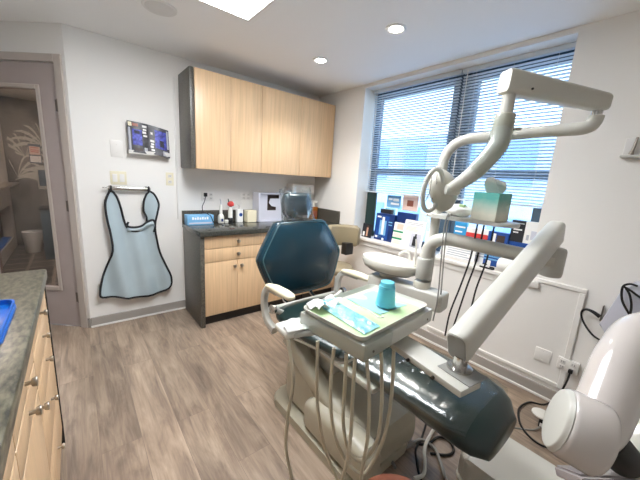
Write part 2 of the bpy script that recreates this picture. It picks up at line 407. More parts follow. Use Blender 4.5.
# blinds
def blind(y0, y1, label):
    t = thing('venetian_blind', (2.715, (y0+y1)/2, 1.365), label, 'blind', 'slatted blinds in the window')
    b = B(); box(b, (2.69, y0, WZ1-.035), (2.735, y1, WZ1), .003, 1); obj('headrail', b, M['slat'], t)
    b = B(); z = 1.392
    while z < WZ1-.045:
        c, s = .0125*math.cos(R(20)), .0125*math.sin(R(20))
        pr = [(-c, s), (0, .0018), (c, -s), (c, -s-.0007), (0, .0011), (-c, s-.0007)]
        rings(b, [[(2.715+u, y, z+v) for u, v in pr] for y in (y0+.004, y1-.004)])
        z += .0245
    obj('slats', b, M['slat'], t)
    b = B(); box(b, (2.702, y0+.003, 1.365), (2.728, y1-.003, 1.38), .003, 1); obj('bottom_rail', b, M['slat'], t)
    for y in (y0+.12, (y0+y1)/2, y1-.12):
        b = B(); cyl(b, (2.7, y, 1.37), (2.7, y, WZ1-.03), .0011, n=5); obj('ladder_cord', b, M['white'], t)
    b = B(); cyl(b, (2.683, y1-.05, 1.55), (2.683, y1-.05, WZ1-.02), .004, n=6); obj('tilt_wand', b, M['white'], t)
blind(1.455, WY1-.012, 'pale slatted blind over the window half nearest the wall cabinets')
blind(WY0-.0, 1.445, 'pale slatted blind behind the dental light, in the window half by the bare wall')

# ------------------------------------------------------------------ hall seen through the door glass
b = B(); prism(b, [(XL, 4.12), (KX+.06, YB+.17), (KX+.06, 7.4), (XL, 7.4)], lambda u, v, w: (u, v, -.1+w), .1); struct('floor_hall', b, M['tile'])
b = B(); prism(b, [(XL, 4.15), (KX+.06, YB+.17), (KX+.06, 7.5), (XL, 7.5)], lambda u, v, w: (u, v, ZC-.02+w), .1); struct('ceiling_hall', b, M['hallwall'])
b = B(); box(b, (XL-.12, 4.1, 0), (XL, 5.6, ZC)); box(b, (XL-.12, 5.6, .74), (XL, 7.15, ZC)); box(b, (XL-.12, 7.15, 0), (XL, 7.5, ZC)); box(b, (XL-.12, 5.6, 0), (XL, 7.15, .2)); struct('wall_hall', b, M['hallwall'])
b = B(); box(b, (XL-.14, 5.6, .18), (XL-.12, 7.15, .76)); struct('wall_niche', b, M['brown'])
b = B(); box(b, (KX+.06, YB+.12, 0), (KX+.18, 7.5, ZC)); struct('wall_side', b, M['hallwall'])
b = B(); box(b, (XL, 7.4, 0), (KX+.06, 7.5, ZC)); struct('wall_end', b, M['palm'])
b = B()
for cx, cz, a0, n_ in ((-.62, 1.55, 62, 9), (-.36, 1.75, 75, 9), (-.75, 1.2, 50, 7), (-.30, 1.15, 80, 8)):
    for i in range(n_):
        a = R(a0-40+i*16); pts = [(cx+math.cos(a)*q*.55, cz+math.sin(a)*q*.75-.35*q*q) for q in (0, .25, .5, .75, 1)]
        for k in range(4):
            (x0, z0), (x1, z1) = pts[k], pts[k+1]; h0, h1 = .028*math.sin(PI*(k+.2)/4.4), .028*math.sin(PI*(k+1.2)/4.4)
            if min(x0, x1) < XL+.03 or max(x0, x1) > KX+.02: continue
            b.faces.new([b.verts.new(p) for p in ((x0, 7.398-.0002*i, z0-h0), (x1, 7.398-.0002*i, z1-h1), (x1, 7.398-.0002*i, z1+h1), (x0, 7.398-.0002*i, z0+h0))])
struct('palm_print', b, mat('palm_print_grey', (188, 184, 176), .6), bpy.data.objects['wall_end'])
b = B(); box(b, (XL-.118, 6.0, .20), (XL-.012, 7.0, .23), .004, 1); single('folder', b, M['royal'], 'bright blue folder on the low ledge left of the glass, beyond the door', 'folder')
b = B(); box(b, (XL, 5.6, 1.10), (XL+.16, 7.1, 1.125), .003, 1); single('wall_shelf', b, M['knob'], 'thin grey shelf on the white hall wall beyond the door glass', 'shelf')
t = thing('waste_bin', (-.6, 6.75, 0), 'white round waste bin on the dark hall tiles behind the door glass', 'bin')
b = B(); lathe(b, [(.10, 0), (.105, .01), (.125, .33), (.12, .33), (.1, .02)], (-.6, 6.75, 0)); obj('bucket', b, M['white'], t)
b = B(); lathe(b, [(.13, .33), (.132, .345), (.12, .352), (.118, .34), (.12, .33)], (-.6, 6.75, 0)); obj('rim', b, M['paperwhite'], t)
t = thing('hall_cabinet', (-.24, 6.3, 0), 'dark narrow cabinet on the right of the hall beyond the door', 'cabinet')
pbox('body', (-.43, 6.1, .0), (-.05, 6.5, .77), M['frame'], t, .006); pbox('top', (-.445, 6.085, .77), (-.05, 6.515, .795), M['dark'], t, .004)
t = thing('wall_notice', (-.49, 7.4, 1.48), 'small orange and white notice on the palm-leaf wallpaper', 'sign')
pbox('board', (-.57, 7.385, 1.45), (-.41, 7.4, 1.78), M['frame'], t); pbox('orange_panel', (-.56, 7.38, 1.6), (-.42, 7.385, 1.74), M['peach'], t, label='orange printed half'); pbox('white_panel', (-.56, 7.38, 1.47), (-.42, 7.385, 1.58), M['paperwhite'], t, label='white printed half')
for z in (1.72, 1.68, 1.65): pbox('print_line', (-.545, 7.378, z-.008), (-.44, 7.38, z+.004), M['red'], t)
t = thing('wall_picture', (-.42, 7.4, 1.1), 'white framed picture below the notice at the hall end', 'picture')
pbox('frame', (-.5, 7.38, 1.0), (-.36, 7.4, 1.42), M['hallwall'], t, .003); pbox('print', (-.48, 7.375, 1.06), (-.38, 7.38, 1.34), M['frame'], t)
b = B(); box(b, (-.55, 5.2, 2.485), (-.25, 5.8, 2.499), .002, 1); o = single('hall_fill_light', b, emit('hall_fill_glow', (255, 250, 244), 40), 'unseen glowing panel added to brighten the hall beyond the door', 'light')  # unseen glowing panel, added to brighten the hall behind the glass

# ------------------------------------------------------------------ ceiling fixtures
t = thing('ceiling_panel_light', (.71, 1.5, ZC), 'bright square-edged light panel cut off by the top of the frame', 'light')
b = B()
for lo, hi in (((.40, .90), (1.03, .92)), ((.40, 2.13), (1.03, 2.15)), ((.40, .92), (.42, 2.13)), ((1.01, .92), (1.03, 2.13))): box(b, lo+(ZC-.012,), hi+(ZC,), .003, 1)
obj('rim', b, M['white'], t); pbox('diffuser', (.42, .92, ZC-.008), (1.01, 2.13, ZC-.002), M['led'], t)
def downlight(x, y, label):
    t = thing('recessed_downlight', (x, y, ZC), label, 'light', 'round recessed downlights')
    b = B(); lathe(b, [(.045, -.004), (.062, -.010), (.07, -.006), (.072, 0), (.045, 0)], (x, y, ZC)); obj('trim_ring', b, M['white'], t)
    b = B(); lathe(b, [(.001, -.006), (.046, -.006), (.046, -.001), (.001, -.001)], (x, y, ZC)); obj('lens', b, M['lamp'], t)
    l = bpy.data.lights.new('downlight_beam', 'SPOT'); l.energy = 22; l.color = (1, .96, .9); l.spot_size = R(120); l.spot_blend = .8; l.shadow_soft_size = .05
    lo = bpy.data.objects.new('downlight_beam', l); COL.objects.link(lo); lo.parent = t; lo.location = (0, 0, -.03)
downlight(1.80, 1.49, 'round downlight set in the ceiling nearer the window'); downlight(1.80, 2.31, 'round downlight set in the ceiling nearer the wall cabinets')
t = thing('ceiling_speaker', (.53, 2.44, ZC), 'round flat white speaker grille on the ceiling above the apron', 'speaker')
b = B(); lathe(b, [(.001, -.01), (.085, -.008), (.092, -.004), (.092, 0), (.001, 0)], (.53, 2.44, ZC)); obj('grille', b, M['trim'], t)
b = B(); lathe(b, [(.092, -.006), (.10, -.008), (.106, -.004), (.106, 0), (.092, 0)], (.53, 2.44, ZC)); obj('ring', b, M['white'], t)

# ------------------------------------------------------------------ cabinets on the back wall
def knob(parent, p, ax, s=1):
    p = Vector(p); a = Vector(ax); b = B()
    cyl(b, p, p+a*.016*s, .006*s, n=12); cyl(b, p+a*.014*s, p+a*.027*s, .012*s, .014*s, 14, .003*s)
    return obj('knob', b, M['knob'], parent)
UY = 2.91
def wall_cab(x0, x1, xm, label, endpanel):
    t = thing('wall_cabinet', ((x0+x1)/2, (UY+YB)/2, 1.505), label, 'cabinet', 'maple wall cabinets')
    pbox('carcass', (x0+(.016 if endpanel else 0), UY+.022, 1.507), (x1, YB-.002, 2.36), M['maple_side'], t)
    for a, c in ((x0+.016 if endpanel else x0, xm), (xm, x1)):
        pbox('door', (a+.0018, UY, 1.505), (c-.0018, UY+.02, 2.362), M['maple'], t, .0015)
    if endpanel: pbox('end_panel', (x0-.028, UY-.001, 1.503), (x0+.015, YB-.002, 2.364), M['lam'], t, .012, 'dark grey laminate end')
wall_cab(.868, 1.548, 1.216, 'maple two-door wall cabinet with dark end panel, nearer the apron', True)
wall_cab(1.5485, 2.535, 2.04, 'wider maple two-door wall cabinet, nearer the window', False)
LY = 2.72
def base_cab(x0, x1, label, end):
    t = thing('base_cabinet', ((x0+x1)/2, 2.98, 0), label, 'cabinet', 'maple base cabinets under the dark worktop')
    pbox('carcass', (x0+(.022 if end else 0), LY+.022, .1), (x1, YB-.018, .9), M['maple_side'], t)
    pbox('toe_kick', (x0+.02, LY+.05, 0), (x1, LY+.07, .1), M['dark'], t)
    if end: pbox('end_panel', (x0-.02, LY-.012, 0), (x0+.02, YB-.024, .9), M['lam'], t, .002, 'dark grey laminate end')
    a = x0+(.024 if end else .003); c = x1-.003; m = (a+c)/2
    for z0, z1 in ((.778, .893), (.645, .773)):
        dr = pbox('drawer', (a, LY, z0), (c, LY+.02, z1), M['maple'], t, .002); knob(dr, (m, LY, (z0+z1)/2), (0, -1, 0), 1.35)
    for p, q, kx in ((a, m-.0015, m-.035), (m+.0015, c, m+.035)):
        dr = pbox('door', (p, LY, .105), (q, LY+.02, .64), M['maple'], t, .002); knob(dr, (kx, LY, .585), (0, -1, 0), 1.35)
base_cab(.862, 1.53, 'maple base cabinet with two drawers at the dark-panelled end of the worktop', True)
base_cab(1.531, 2.04, 'maple base cabinet behind the teal chair back', False)
base_cab(2.041, 2.55, 'maple base cabinet in the corner by the window wall, behind the beige stool', False)
t = thing('worktop', (1.7, 2.98, .9), 'dark speckled worktop with backsplash on the back-wall cabinets', 'worktop')
b = B(); box(b, (.838, 2.685, .901), (XW-.001, YB-.001, .945), .004, 2); obj('slab', b, M['top'], t)
b = B(); box(b, (.838, YB-.021, .945), (XW-.021, YB-.001, 1.075), .002, 1); box(b, (XW-.021, 2.71, .945), (XW-.001, YB-.001, 1.1), .002, 1); obj('backsplash', b, M['lam'], t)

# ------------------------------------------------------------------ counter at the left edge
FX = -.150
def left_cab(y0, y1, kind, label):
    t = thing('base_cabinet', (-.5, (y0+y1)/2, 0), label, 'cabinet', 'maple base cabinets along the left')
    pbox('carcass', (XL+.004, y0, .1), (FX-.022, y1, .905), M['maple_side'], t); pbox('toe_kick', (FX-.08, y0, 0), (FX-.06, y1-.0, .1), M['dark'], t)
    if kind == 'drawers':
        pbox('end_panel', (XL+.004, y1, 0), (FX+.004, y1+.018, .905), M['dark'], t, .001, 'dark end panel')
        for z0, z1, kz in ((.838, .9, .872), (.712, .833, .77), (.58, .707, .662), (.36, .575, .474), (.105, .355, .222)):
            dr = pbox('drawer', (FX-.02, y0+.002, z0), (FX, y1-.002, z1), M['maple'], t, .002); knob(dr, (FX, (y0+y1)/2, kz), (1, 0, 0), .9)
    else:
        for z0, z1, kz in ((.825, .9, .866), (.722, .82, .772)):
            dr = pbox('drawer', (FX-.02, y0+.002, z0), (FX, y1-.002, z1), M['maple'], t, .002); knob(dr, (FX, (y0+y1)/2, kz), (1, 0, 0), 1)
        dr = pbox('door', (FX-.02, y0+.002, .105), (FX, y1-.002, .717), M['maple'], t, .002); knob(dr, (FX, y1-.04, .668), (1, 0, 0), 1)
left_cab(1.27, 1.86, 'drawers', 'maple five-drawer cabinet at the far end of the left counter')
left_cab(.85, 1.268, 'doors', 'maple cabinet with two drawers over one door, in the middle of the left counter')
left_cab(.2, .848, 'doors', 'maple cabinet at the near end of the left counter, mostly below the frame')
b = B(); box(b, (XL+.004, -.62, .906), (-.140, 1.95, .955), .008, 2)
single('granite_worktop', b, M['granite'], 'grey speckled worktop along the left edge', 'worktop')
t = thing('instrument_tray', (-.335, 1.3, .955), 'bright blue plastic tray lying on the left worktop', 'tray')
b = B(); prism(b, [(u*1, v*1) for u, v in rrect(.14, .17, .03)], lambda u, v, w: (-.335+u, 1.30+v, .956+w), .012, .003); obj('tray_base', b, M['royal'], t)
b = B(); pts = rrect(.138, .168, .03)
rings(b, [[(-.335+u*k, 1.30+v*k, z) for u, v in pts] for k, z in ((1, .966), (1.0, .984), (.965, .984), (.955, .966))], cap=False); obj('rim', b, M['royal'], t)

# ------------------------------------------------------------------ apron, switches, magazines on the back wall
WY = YB
t = thing('apron_rail', (.37, WY, 1.28), 'steel hanging rail on the wall under the light switch', 'rail')
b = B(); cyl(b, (.185, WY-.045, 1.292), (.24, WY-.045, 1.291), .006, n=10); beam(b, (.225, WY-.045, 1.29), (.555, WY-.045, 1.283), .026, .034, .012); obj('bar', b, M['steel'], t)
for x in (.245, .525):
    b = B(); cyl(b, (x, WY-.045, 1.287), (x, WY, 1.287), .008, n=10); lathe(b, [(.001, 0), (.022, 0), (.022, .006), (.001, .006)], (x, WY, 1.287), 14, Matrix.Rotation(PI/2, 3, 'X')); obj('bracket', b, M['steel'], t)
t = thing('lead_apron', (.4, WY-.05, .2), 'pale blue lead apron with black edging hanging on the wall rail', 'apron')
# outline of the apron in wall coordinates (x, z), clockwise from the left strap
OUT = [(0.241, 1.271), (0.204, 1.183), (0.196, 1.101), (0.206, 0.976), (0.218, 0.89), (0.224, 0.73), (0.181, 0.603), (0.133, 0.476), (0.106, 0.346), (0.121, 0.297), (0.22, 0.277), (0.369, 0.245), (0.531, 0.238), (0.617, 0.254), (0.693, 0.315), (0.696, 0.416), (0.651, 0.539), (0.606, 0.675), (0.584, 0.819), (0.576, 0.944), (0.603, 1.065), (0.62, 1.141), (0.603, 1.205), (.578, 1.248), (0.546, 1.268)]
NECK = [(.52, 1.24), (.495, 1.171), (.49, 1.082), (.512, 1.022), (.505, .965), (.47, .915), (.429, .895), (.37, .905), (.34, .955), (.325, 1.02), (.313, 1.1), (.30, 1.165), (.286, 1.215), (.264, 1.252)]
poly = smooth_pts([(x, 0, z) for x, z in OUT], 3)+smooth_pts([(x, 0, z) for x, z in NECK], 3)
def ydrape(x, z):
    k = max(0, min(1, (1.28-z)/.5)); f = math.sin(x*33+z*4)*.019+math.sin(x*15-1+z*2)*.012+math.sin(x*58-z*5)*.004*max(0, .8-z)
    return WY-.048+.0+f*k-.012*k
from mathutils.geometry import delaunay_2d_cdt
P2 = [Vector((p.x, p.z)) for p in poly]; nb = len(P2)
P2g = P2+[Vector((.10+.0152*a, .23+.0305*c)) for a in range(42) for c in range(36)]
vv, ee, ff, _a, _b, _c = delaunay_2d_cdt(P2g, [(k, (k+1) % nb) for k in range(nb)], [], 1, 1e-5)
b = B()
front = [b.verts.new((p.x, ydrape(p.x, p.y), p.y)) for p in vv]; rear = [b.verts.new((p.x, ydrape(p.x, p.y)+.008, p.y)) for p in vv]
def inside(c):
    r_ = False
    for k in range(nb):
        p, q = P2[k], P2[k-1]
        if (p.y > c.y) != (q.y > c.y) and c.x < (q.x-p.x)*(c.y-p.y)/(q.y-p.y)+p.x: r_ = not r_
    return r_
cnt = {}
for f_ in ff:
    c = sum((vv[k] for k in f_), Vector((0, 0)))/len(f_)
    if not inside(c): continue
    b.faces.new([front[k] for k in f_]); b.faces.new([rear[k] for k in reversed(f_)])
    for k in range(len(f_)):
        e_ = (f_[k-1], f_[k]); cnt[tuple(sorted(e_))] = cnt.get(tuple(sorted(e_)), 0)+1
for (p, q), n_ in cnt.items():
    if n_ == 1: b.faces.new((front[p], front[q], rear[q], rear[p]))
bmesh.ops.delete(b, geom=[v for v in b.verts if not v.link_faces], context='VERTS')
obj('apron_panel', b, M['apron'], t, 60)
b = B(); loop = [Vector((p.x, ydrape(p.x, p.z)-.003, p.z)) for p in poly]; tube(b, loop+[loop[0]], .009, 8, 1); obj('edging', b, M['binding'], t)
b = B(); cp = [(.36, .985), (.345, .95), (.40, .935), (.46, .945), (.515, .985), (.565, .995), (.575, .93), (.56, .88)]
tube(b, [(x, WY-.075, z) for x, z in cp], .009, 8, 4); obj('collar_edging', b, M['binding'], t)
b = B()
def collar(u, v):
    i = u*(len(cp)-1); k = min(int(i), len(cp)-2); q = i-k
    x = cp[k][0]*(1-q)+cp[k+1][0]*q; z = cp[k][1]*(1-q)+cp[k+1][1]*q
    return (x, WY-.058-.016*math.sin(PI*v), z-.005-.045*v)
sheet(b, collar, 18, 4, .004); obj('collar_fold', b, M['apron'], t)
for x in (.247, .540):
    b = B(); tube(b, [(x-.003, WY-.058, 1.255), (x, WY-.068, 1.287), (x+.002, WY-.05, 1.306), (x+.002, WY-.028, 1.285), (x, WY-.03, 1.255)], .008, 8, 5); obj('strap_loop', b, M['binding'], t)
t = thing('light_switch', (.312, WY, 1.375), 'cream two-rocker light switch plate above the apron rail', 'switch')
pbox('plate', (.252, WY-.006, 1.318), (.376, WY, 1.436), M['creamcard'], t, .002)
for x in (.287, .341): pbox('rocker', (x-.018, WY-.011, 1.342), (x+.018, WY-.006, 1.412), M['white'], t, .002)
t = thing('blank_plate', (.316, WY, 1.63), 'blank white wall plate above the light switch', 'plate')
pbox('cover', (.27, WY-.006, 1.56), (.362, WY, 1.70), M['white'], t, .002)
for z in (1.595, 1.665):
    b = B(); cyl(b, (.316, WY-.006, z), (.316, WY-.008, z), .004, n=8); obj('screw', b, M['trim'], t)
def outlet(name, c, w, h, nrm, gangs, label, group=None, plate='white', d0=0):
    """wall socket plate, facing -Y ('y') or -X ('x')"""
    t = thing(name, c, label, 'socket', group); n = gangs
    def q(u, v, d): return (c[0]+u, c[1]-d, c[2]+v) if nrm == 'y' else (c[0]-d, c[1]-u, c[2]+v)
    def bx(nm, u0, u1, v0, v1, d0, d1, m, bev=.001, par=t):
        p, r = q(u0, v0, d0), q(u1, v1, d1)
        return pbox(nm, tuple(min(a, e) for a, e in zip(p, r)), tuple(max(a, e) for a, e in zip(p, r)), m, par, bev)
    bx('plate', -w/2, w/2, -h/2, h/2, d0, .006, M[plate], .002)
    for g in range(n):
        cu = (g-(n-1)/2)*w/n if w >= h else 0
        for s in ((.28, -.28) if w < h or n > 1 else (0,)):
            cv = s*h*.8
            r = bx('receptacle', cu-.016, cu+.016, cv-.014, cv+.014, .006, .009, M['trim'])
            for du in (-.006, .006): bx('slot', cu+du-.0015, cu+du+.0015, cv-.003, cv+.006, .009, .0096, M['black'], 0, r)
    return t
outlet('wall_socket', (.737, WY, 1.388), .07, .125, 'y', 1, 'cream single socket on the wall left of the wall cabinets', None, 'creamcard')
t = thing('cable_raceway', (.845, YB, 1.2), 'white vertical raceway on the wall at the worktop end', 'raceway'); pbox('cover', (.795, YB-.016, .99), (.812, YB, 2.33), M['white'], t, .003)
# magazine rack
t = thing('magazine_rack', (.565, WY, 1.60), 'clear wall rack holding two magazines above the apron', 'rack')
pbox('back_plate', (.395, WY-.008, 1.60), (.735, WY, 1.84), M['trim'], t, .002); pbox('ledge', (.395, WY-.075, 1.598), (.735, WY-.008, 1.612), M['trim'], t, .003)
b = B(); box(b, (.395, WY-.078, 1.598), (.735, WY-.074, 1.63), .001, 1); obj('front_lip', b, M['trim'], t)
def magazine(x0, x1, z0, z1, tilt, label, art):
    t = thing('magazine', ((x0+x1)/2, WY-.05, z0), label, 'magazine', 'magazines in the wall rack')
    yb, yt = WY-.066, WY-.03
    def pt(u, v, d=0): return Vector((x0+(x1-x0)*u, yb+(yt-yb)*v-.012*math.sin(PI*u)-d, z0+(z1-z0)*v+tilt*u))
    b = B(); sheet(b, lambda u, v: pt(u, v), 10, 6, .006); obj('cover', b, M['magcover'], t)
    for u0, u1, v0, v1, m, nm in art:
        b = B(); sheet(b, lambda u, v: pt(u0+(u1-u0)*u, v0+(v1-v0)*v, .0075 if nm == 'artwork' else .0085), 5, 5); o = obj(nm, b, M[m], t)
def masthead(u0, u1, vs, h): return [(u0+.03*(i % 2), u1-.02*(i % 3), v, v+h*(1-.2*(i % 2)), 'paperwhite', 'masthead_letter') for i, v in enumerate(vs)]
magazine(.402, .563, 1.615, 1.88, -.012, 'dark magazine with a blue picture on the left of the wall rack', [(.02, .12, .05, .8, 'greyink', 'artwork'), (.2, .66, .25, .76, 'flower', 'artwork'), (.28, .55, .62, .72, 'ink', 'artwork'), (.03, .2, .84, .97, 'creamcard', 'masthead_letter'), (.22, .5, .86, .95, 'terracotta', 'artwork'), (.28, .66, .07, .16, 'brown', 'artwork'), (.74, .9, .08, .2, 'greyink', 'artwork')]+masthead(.69, .92, (.86, .76, .66, .56), .075))
magazine(.562, .73, 1.613, 1.868, -.03, 'dark magazine with a blue flower on the right of the wall rack', [(.3, .86, .25, .88, 'flower', 'artwork'), (.5, .72, .32, .55, 'ink', 'artwork'), (.1, .2, .68, .76, 'paperwhite', 'masthead_letter'), (.66, .92, .03, .2, 'greyink', 'artwork'), (.88, .97, .3, .95, 'greyink', 'artwork')]+masthead(.06, .25, (.42, .32, .22, .12), .075))

# ------------------------------------------------------------------ things on the back worktop
ZT = .9455
outlet('wall_socket', (1.105, WY, 1.222), .135, .095, 'y', 2, 'white double socket with a black plug, above the light blue box')
outlet('wall_socket', (1.545, WY, 1.228), .12, .085, 'y', 2, 'white double socket above the white pump dispenser')
t = thing('charger_cord', (1.08, 3.2, 1.0), 'black charger cord plugged into the socket over the worktop', 'cord')
b = B(); box(b, (1.06, WY-.035, 1.222), (1.092, WY-.0105, 1.262), .004, 2); obj('plug', b, M['black'], t)
b = B(); tube(b, [(1.074, WY-.03, 1.222), (1.055, WY-.045, 1.17), (1.028, WY-.06, 1.12), (1.03, WY-.08, 1.068), (1.05, WY-.145, 1.055), (1.075, WY-.185, 1.03), (1.095, WY-.19, .975), (1.13, WY-.195, .951), (1.19, WY-.2, .951)], .004, 8, 6); obj('cable', b, M['black'], t)
t = thing('supply_box', (1.0, 3.16, ZT), 'long light blue box lying on the worktop below the socket', 'box')
pbox('carton', (.845, 3.09, ZT), (1.105, 3.20, 1.045), M['lightblue'], t, .002)
for i in range(7): pbox('lettering', (.89+i*.024, 3.0885, 1.0), (.906+i*.024, 3.09, 1.027-.006*(i % 2)), M['paperwhite'], t)
pbox('print_band', (.86, 3.0885, .957), (1.09, 3.09, .972), M['organiser'], t)
t = thing('water_flosser', (1.21, 3.16, ZT), 'white water flosser with slim handle standing beside the blue box', 'oral irrigator')
b = B(); lathe(b, [(.03, 0), (.034, .005), (.034, .07), (.028, .085), (.018, .1)], (1.21, 3.16, ZT)); obj('tank', b, M['porcelain'], t)
b = B(); lathe(b, [(.016, .1), (.017, .14), (.014, .19), (.008, .2)], (1.21, 3.16, ZT)); obj('handle', b, M['porcelain'], t)
b = B(); tube(b, [(1.21, 3.16, ZT+.2), (1.208, 3.16, ZT+.235), (1.2, 3.16, ZT+.262)], [.006, .005, .003], 8, 4); obj('nozzle', b, M['greyink'], t)
pbox('badge', (1.2, 3.123, ZT+.02), (1.222, 3.127, ZT+.05), M['navy'], t, .001, 'dark blue badge')
t = thing('model_bottle', (1.315, 3.16, ZT), 'white and black bottle with a red cap on the worktop', 'bottle')
b = B(); lathe(b, [(.024, 0), (.028, .004), (.029, .05), (.026, .055)], (1.315, 3.16, ZT), 18); obj('foot', b, M['black'], t)
b = B(); lathe(b, [(.026, .055), (.025, .13), (.02, .16), (.012, .175)], (1.315, 3.16, ZT), 18); obj('body', b, M['porcelain'], t)
b = B(); lathe(b, [(.012, .175), (.034, .19), (.036, .21), (.022, .232), (.006, .238)], (1.32, 3.16, ZT), 16); obj('cap', b, M['red'], t)
b = B(); tube(b, [(1.302, 3.16, ZT+.2), (1.295, 3.16, ZT+.24), (1.29, 3.16, ZT+.262)], [.006, .006, .004], 8, 3); obj('spout', b, M['ink'], t)
t = thing('sink_puck', (1.263, 3.14, ZT), 'small white puck between the flosser and the red-capped bottle', 'puck'); b = B(); lathe(b, [(.018, 0), (.022, .006), (.022, .03), (.016, .036)], (1.263, 3.14, ZT), 16); obj('body', b, M['porcelain'], t)
t = thing('pump_dispenser', (1.47, 3.18, ZT), 'white pump dispenser with a blue round emblem', 'dispenser')
b = B(); prism(b, rrect(.038, .028, .015), lambda u, v, w: (1.43+u, 3.18+v, ZT+w), .145, .004); obj('bottle', b, M['paperwhite'], t)
b = B(); cyl(b, (1.43, 3.18, ZT+.145), (1.43, 3.18, ZT+.185), .01, n=12); box(b, (1.41, 3.13, ZT+.185), (1.442, 3.195, ZT+.197), .003, 1); obj('pump', b, M['white'], t)
b = B(); lathe(b, [(.001, 0), (.02, 0), (.02, .002), (.001, .002)], (1.435, 3.152, ZT+.085), 16, Matrix.Rotation(PI/2, 3, 'X')); obj('emblem', b, M['blue'], t)
b = B(); box(b, (1.495, 3.11, ZT), (1.61, 3.2, ZT+.135), .003, 1); single('glove_box', b, M['creamcard'], 'small plain cream box on the worktop', 'box')
t = thing('dispenser_cabinet', (1.87, 3.15, ZT), 'pale lilac plastic dispenser standing open on the worktop beside the headrest', 'dispenser')
b = B()
box(b, (1.62, 3.08, ZT), (1.64, 3.24, 1.285), .004, 1); box(b, (1.95, 3.08, ZT), (1.97, 3.24, 1.285), .004, 1); box(b, (1.64, 3.225, ZT), (1.95, 3.24, 1.285)); box(b, (1.64, 3.08, 1.27), (1.95, 3.225, 1.285)); box(b, (1.64, 3.08, ZT), (1.95, 3.225, ZT+.015))
obj('shell', b, M['organiser'], t)
b = B(); prism(b, [(1.64, ZT+.015), (1.95, ZT+.015), (1.95, 1.27), (1.90, 1.27), (1.90, 1.22), (1.78, 1.22), (1.76, 1.17), (1.80, 1.13), (1.86, 1.12), (1.86, 1.08), (1.74, 1.08), (1.74, 1.27), (1.64, 1.27)], lambda u, v, w: (u, 3.10+w, v), .006); obj('front_panel', b, M['organiser'], t)
pbox('inner_back', (1.72, 3.13, 1.06), (1.92, 3.135, 1.26), M['brown'], t)
t = thing('soap_bottle', (2.455, 3.13, ZT), 'amber soap bottle with white pump in the worktop corner', 'bottle')
b = B(); prism(b, rrect(.05, .035, .015), lambda u, v, w: (2.455+u, 3.13+v, ZT+w), .17, .01, 3); obj('bottle', b, M['amber'], t)
b = B(); cyl(b, (2.455, 3.13, ZT+.168), (2.455, 3.13, ZT+.23), .02, .014, 14, .004); box(b, (2.435, 3.08, ZT+.228), (2.475, 3.15, ZT+.245), .004, 2); obj('pump', b, M['porcelain'], t)
pbox('label_panel', (2.42, 3.091, ZT+.04), (2.49, 3.0945, ZT+.12), M['terracotta'], t)
t = thing('towel_dispenser', (2.25, 3.2, 1.27), 'white wall dispenser under the corner of the wall cabinets', 'dispenser')
pbox('cover', (2.1, 3.12, 1.28), (2.45, WY, 1.405), M['trim'], t, .012); pbox('slot', (2.16, 3.118, 1.285), (2.4, 3.122, 1.293), M['greyink'], t)

# ------------------------------------------------------------------ outside
t = thing('street_building', (9, 2.5, -4), 'pale building with bluish windows seen through the blinds', 'building')
pbox('facade', (8.5, .5, -6), (10, 9.5, 3.0), M['facade'], t)
for i in range(6):
    for k in range(3):
        y = 1.0+i*1.45; z = -2.2+k*1.9; pbox('window', (8.46, y, z), (8.5, y+.8, z+1.1), M['facade_glass'], t)
b = B(); box(b, (3, -20, -6.2), (40, 40, -6)); struct('floor_street', b, M['hallwall'])

# ------------------------------------------------------------------ things on the window sill
ZS = WZ0+.0008
def leaf(name, y0, y1, h, x, lean, thick, m, label, cat, art=(), z=ZS, grp=None, inplane=0):
    """upright card or carton facing the room; y0>y1 seen left to right; leaning back by lean (m over its height)"""
    t = thing(name, (x+thick/2, (y0+y1)/2, z), label, cat, grp)
    ang = math.atan2(lean, h); cz, sz = math.cos(ang), math.sin(ang)
    def pt(u, v, d):      # u 0..1 left to right, v 0..1 up, d out towards the room
        return Vector((x+v*h*sz-d*cz, y0+(y1-y0)*u, z+v*h*cz+inplane*u+.0-d*sz*0))
    def slab(nm, u0, u1, v0, v1, d0, d1, mm):
        b = B(); vs = [b.verts.new(pt(u, v, d)) for d in (d0, d1) for v in (v0, v1) for u in (u0, u1)]
        for q in ((0, 2, 3, 1), (4, 5, 7, 6), (0, 1, 5, 4), (2, 6, 7, 3), (0, 4, 6, 2), (1, 3, 7, 5)): b.faces.new([vs[i] for i in q])
        return obj(nm, b, M[mm], t)
    slab('carton' if thick > .02 else 'sheet', 0, 1, 0, 1, -thick, 0, m)
    for i, (nm, u0, u1, v0, v1, mm) in enumerate(art): slab(nm, u0, u1, v0, v1, .0002, .0012+.0004*(i % 3), mm)
    return t
def lines(u0, u1, v0, v1, n, m='greyink'):
    return [('print_line', u0, u1-(.15*(u1-u0) if i % 3 == 2 else 0), v0+(v1-v0)*i/n, v0+(v1-v0)*(i+.45)/n, m) for i in range(n)]
leaf('photo_card', 2.37, 2.225, .16, 2.605, .02, .004, 'ink', 'small dark photo card at the far left end of the sill', 'card', [('figure', .45, .62, .1, .75, 'skin_print'), ('hair', .42, .66, .72, .88, 'brown'), ('white_patch', .12, .3, .08, .4, 'paperwhite')])
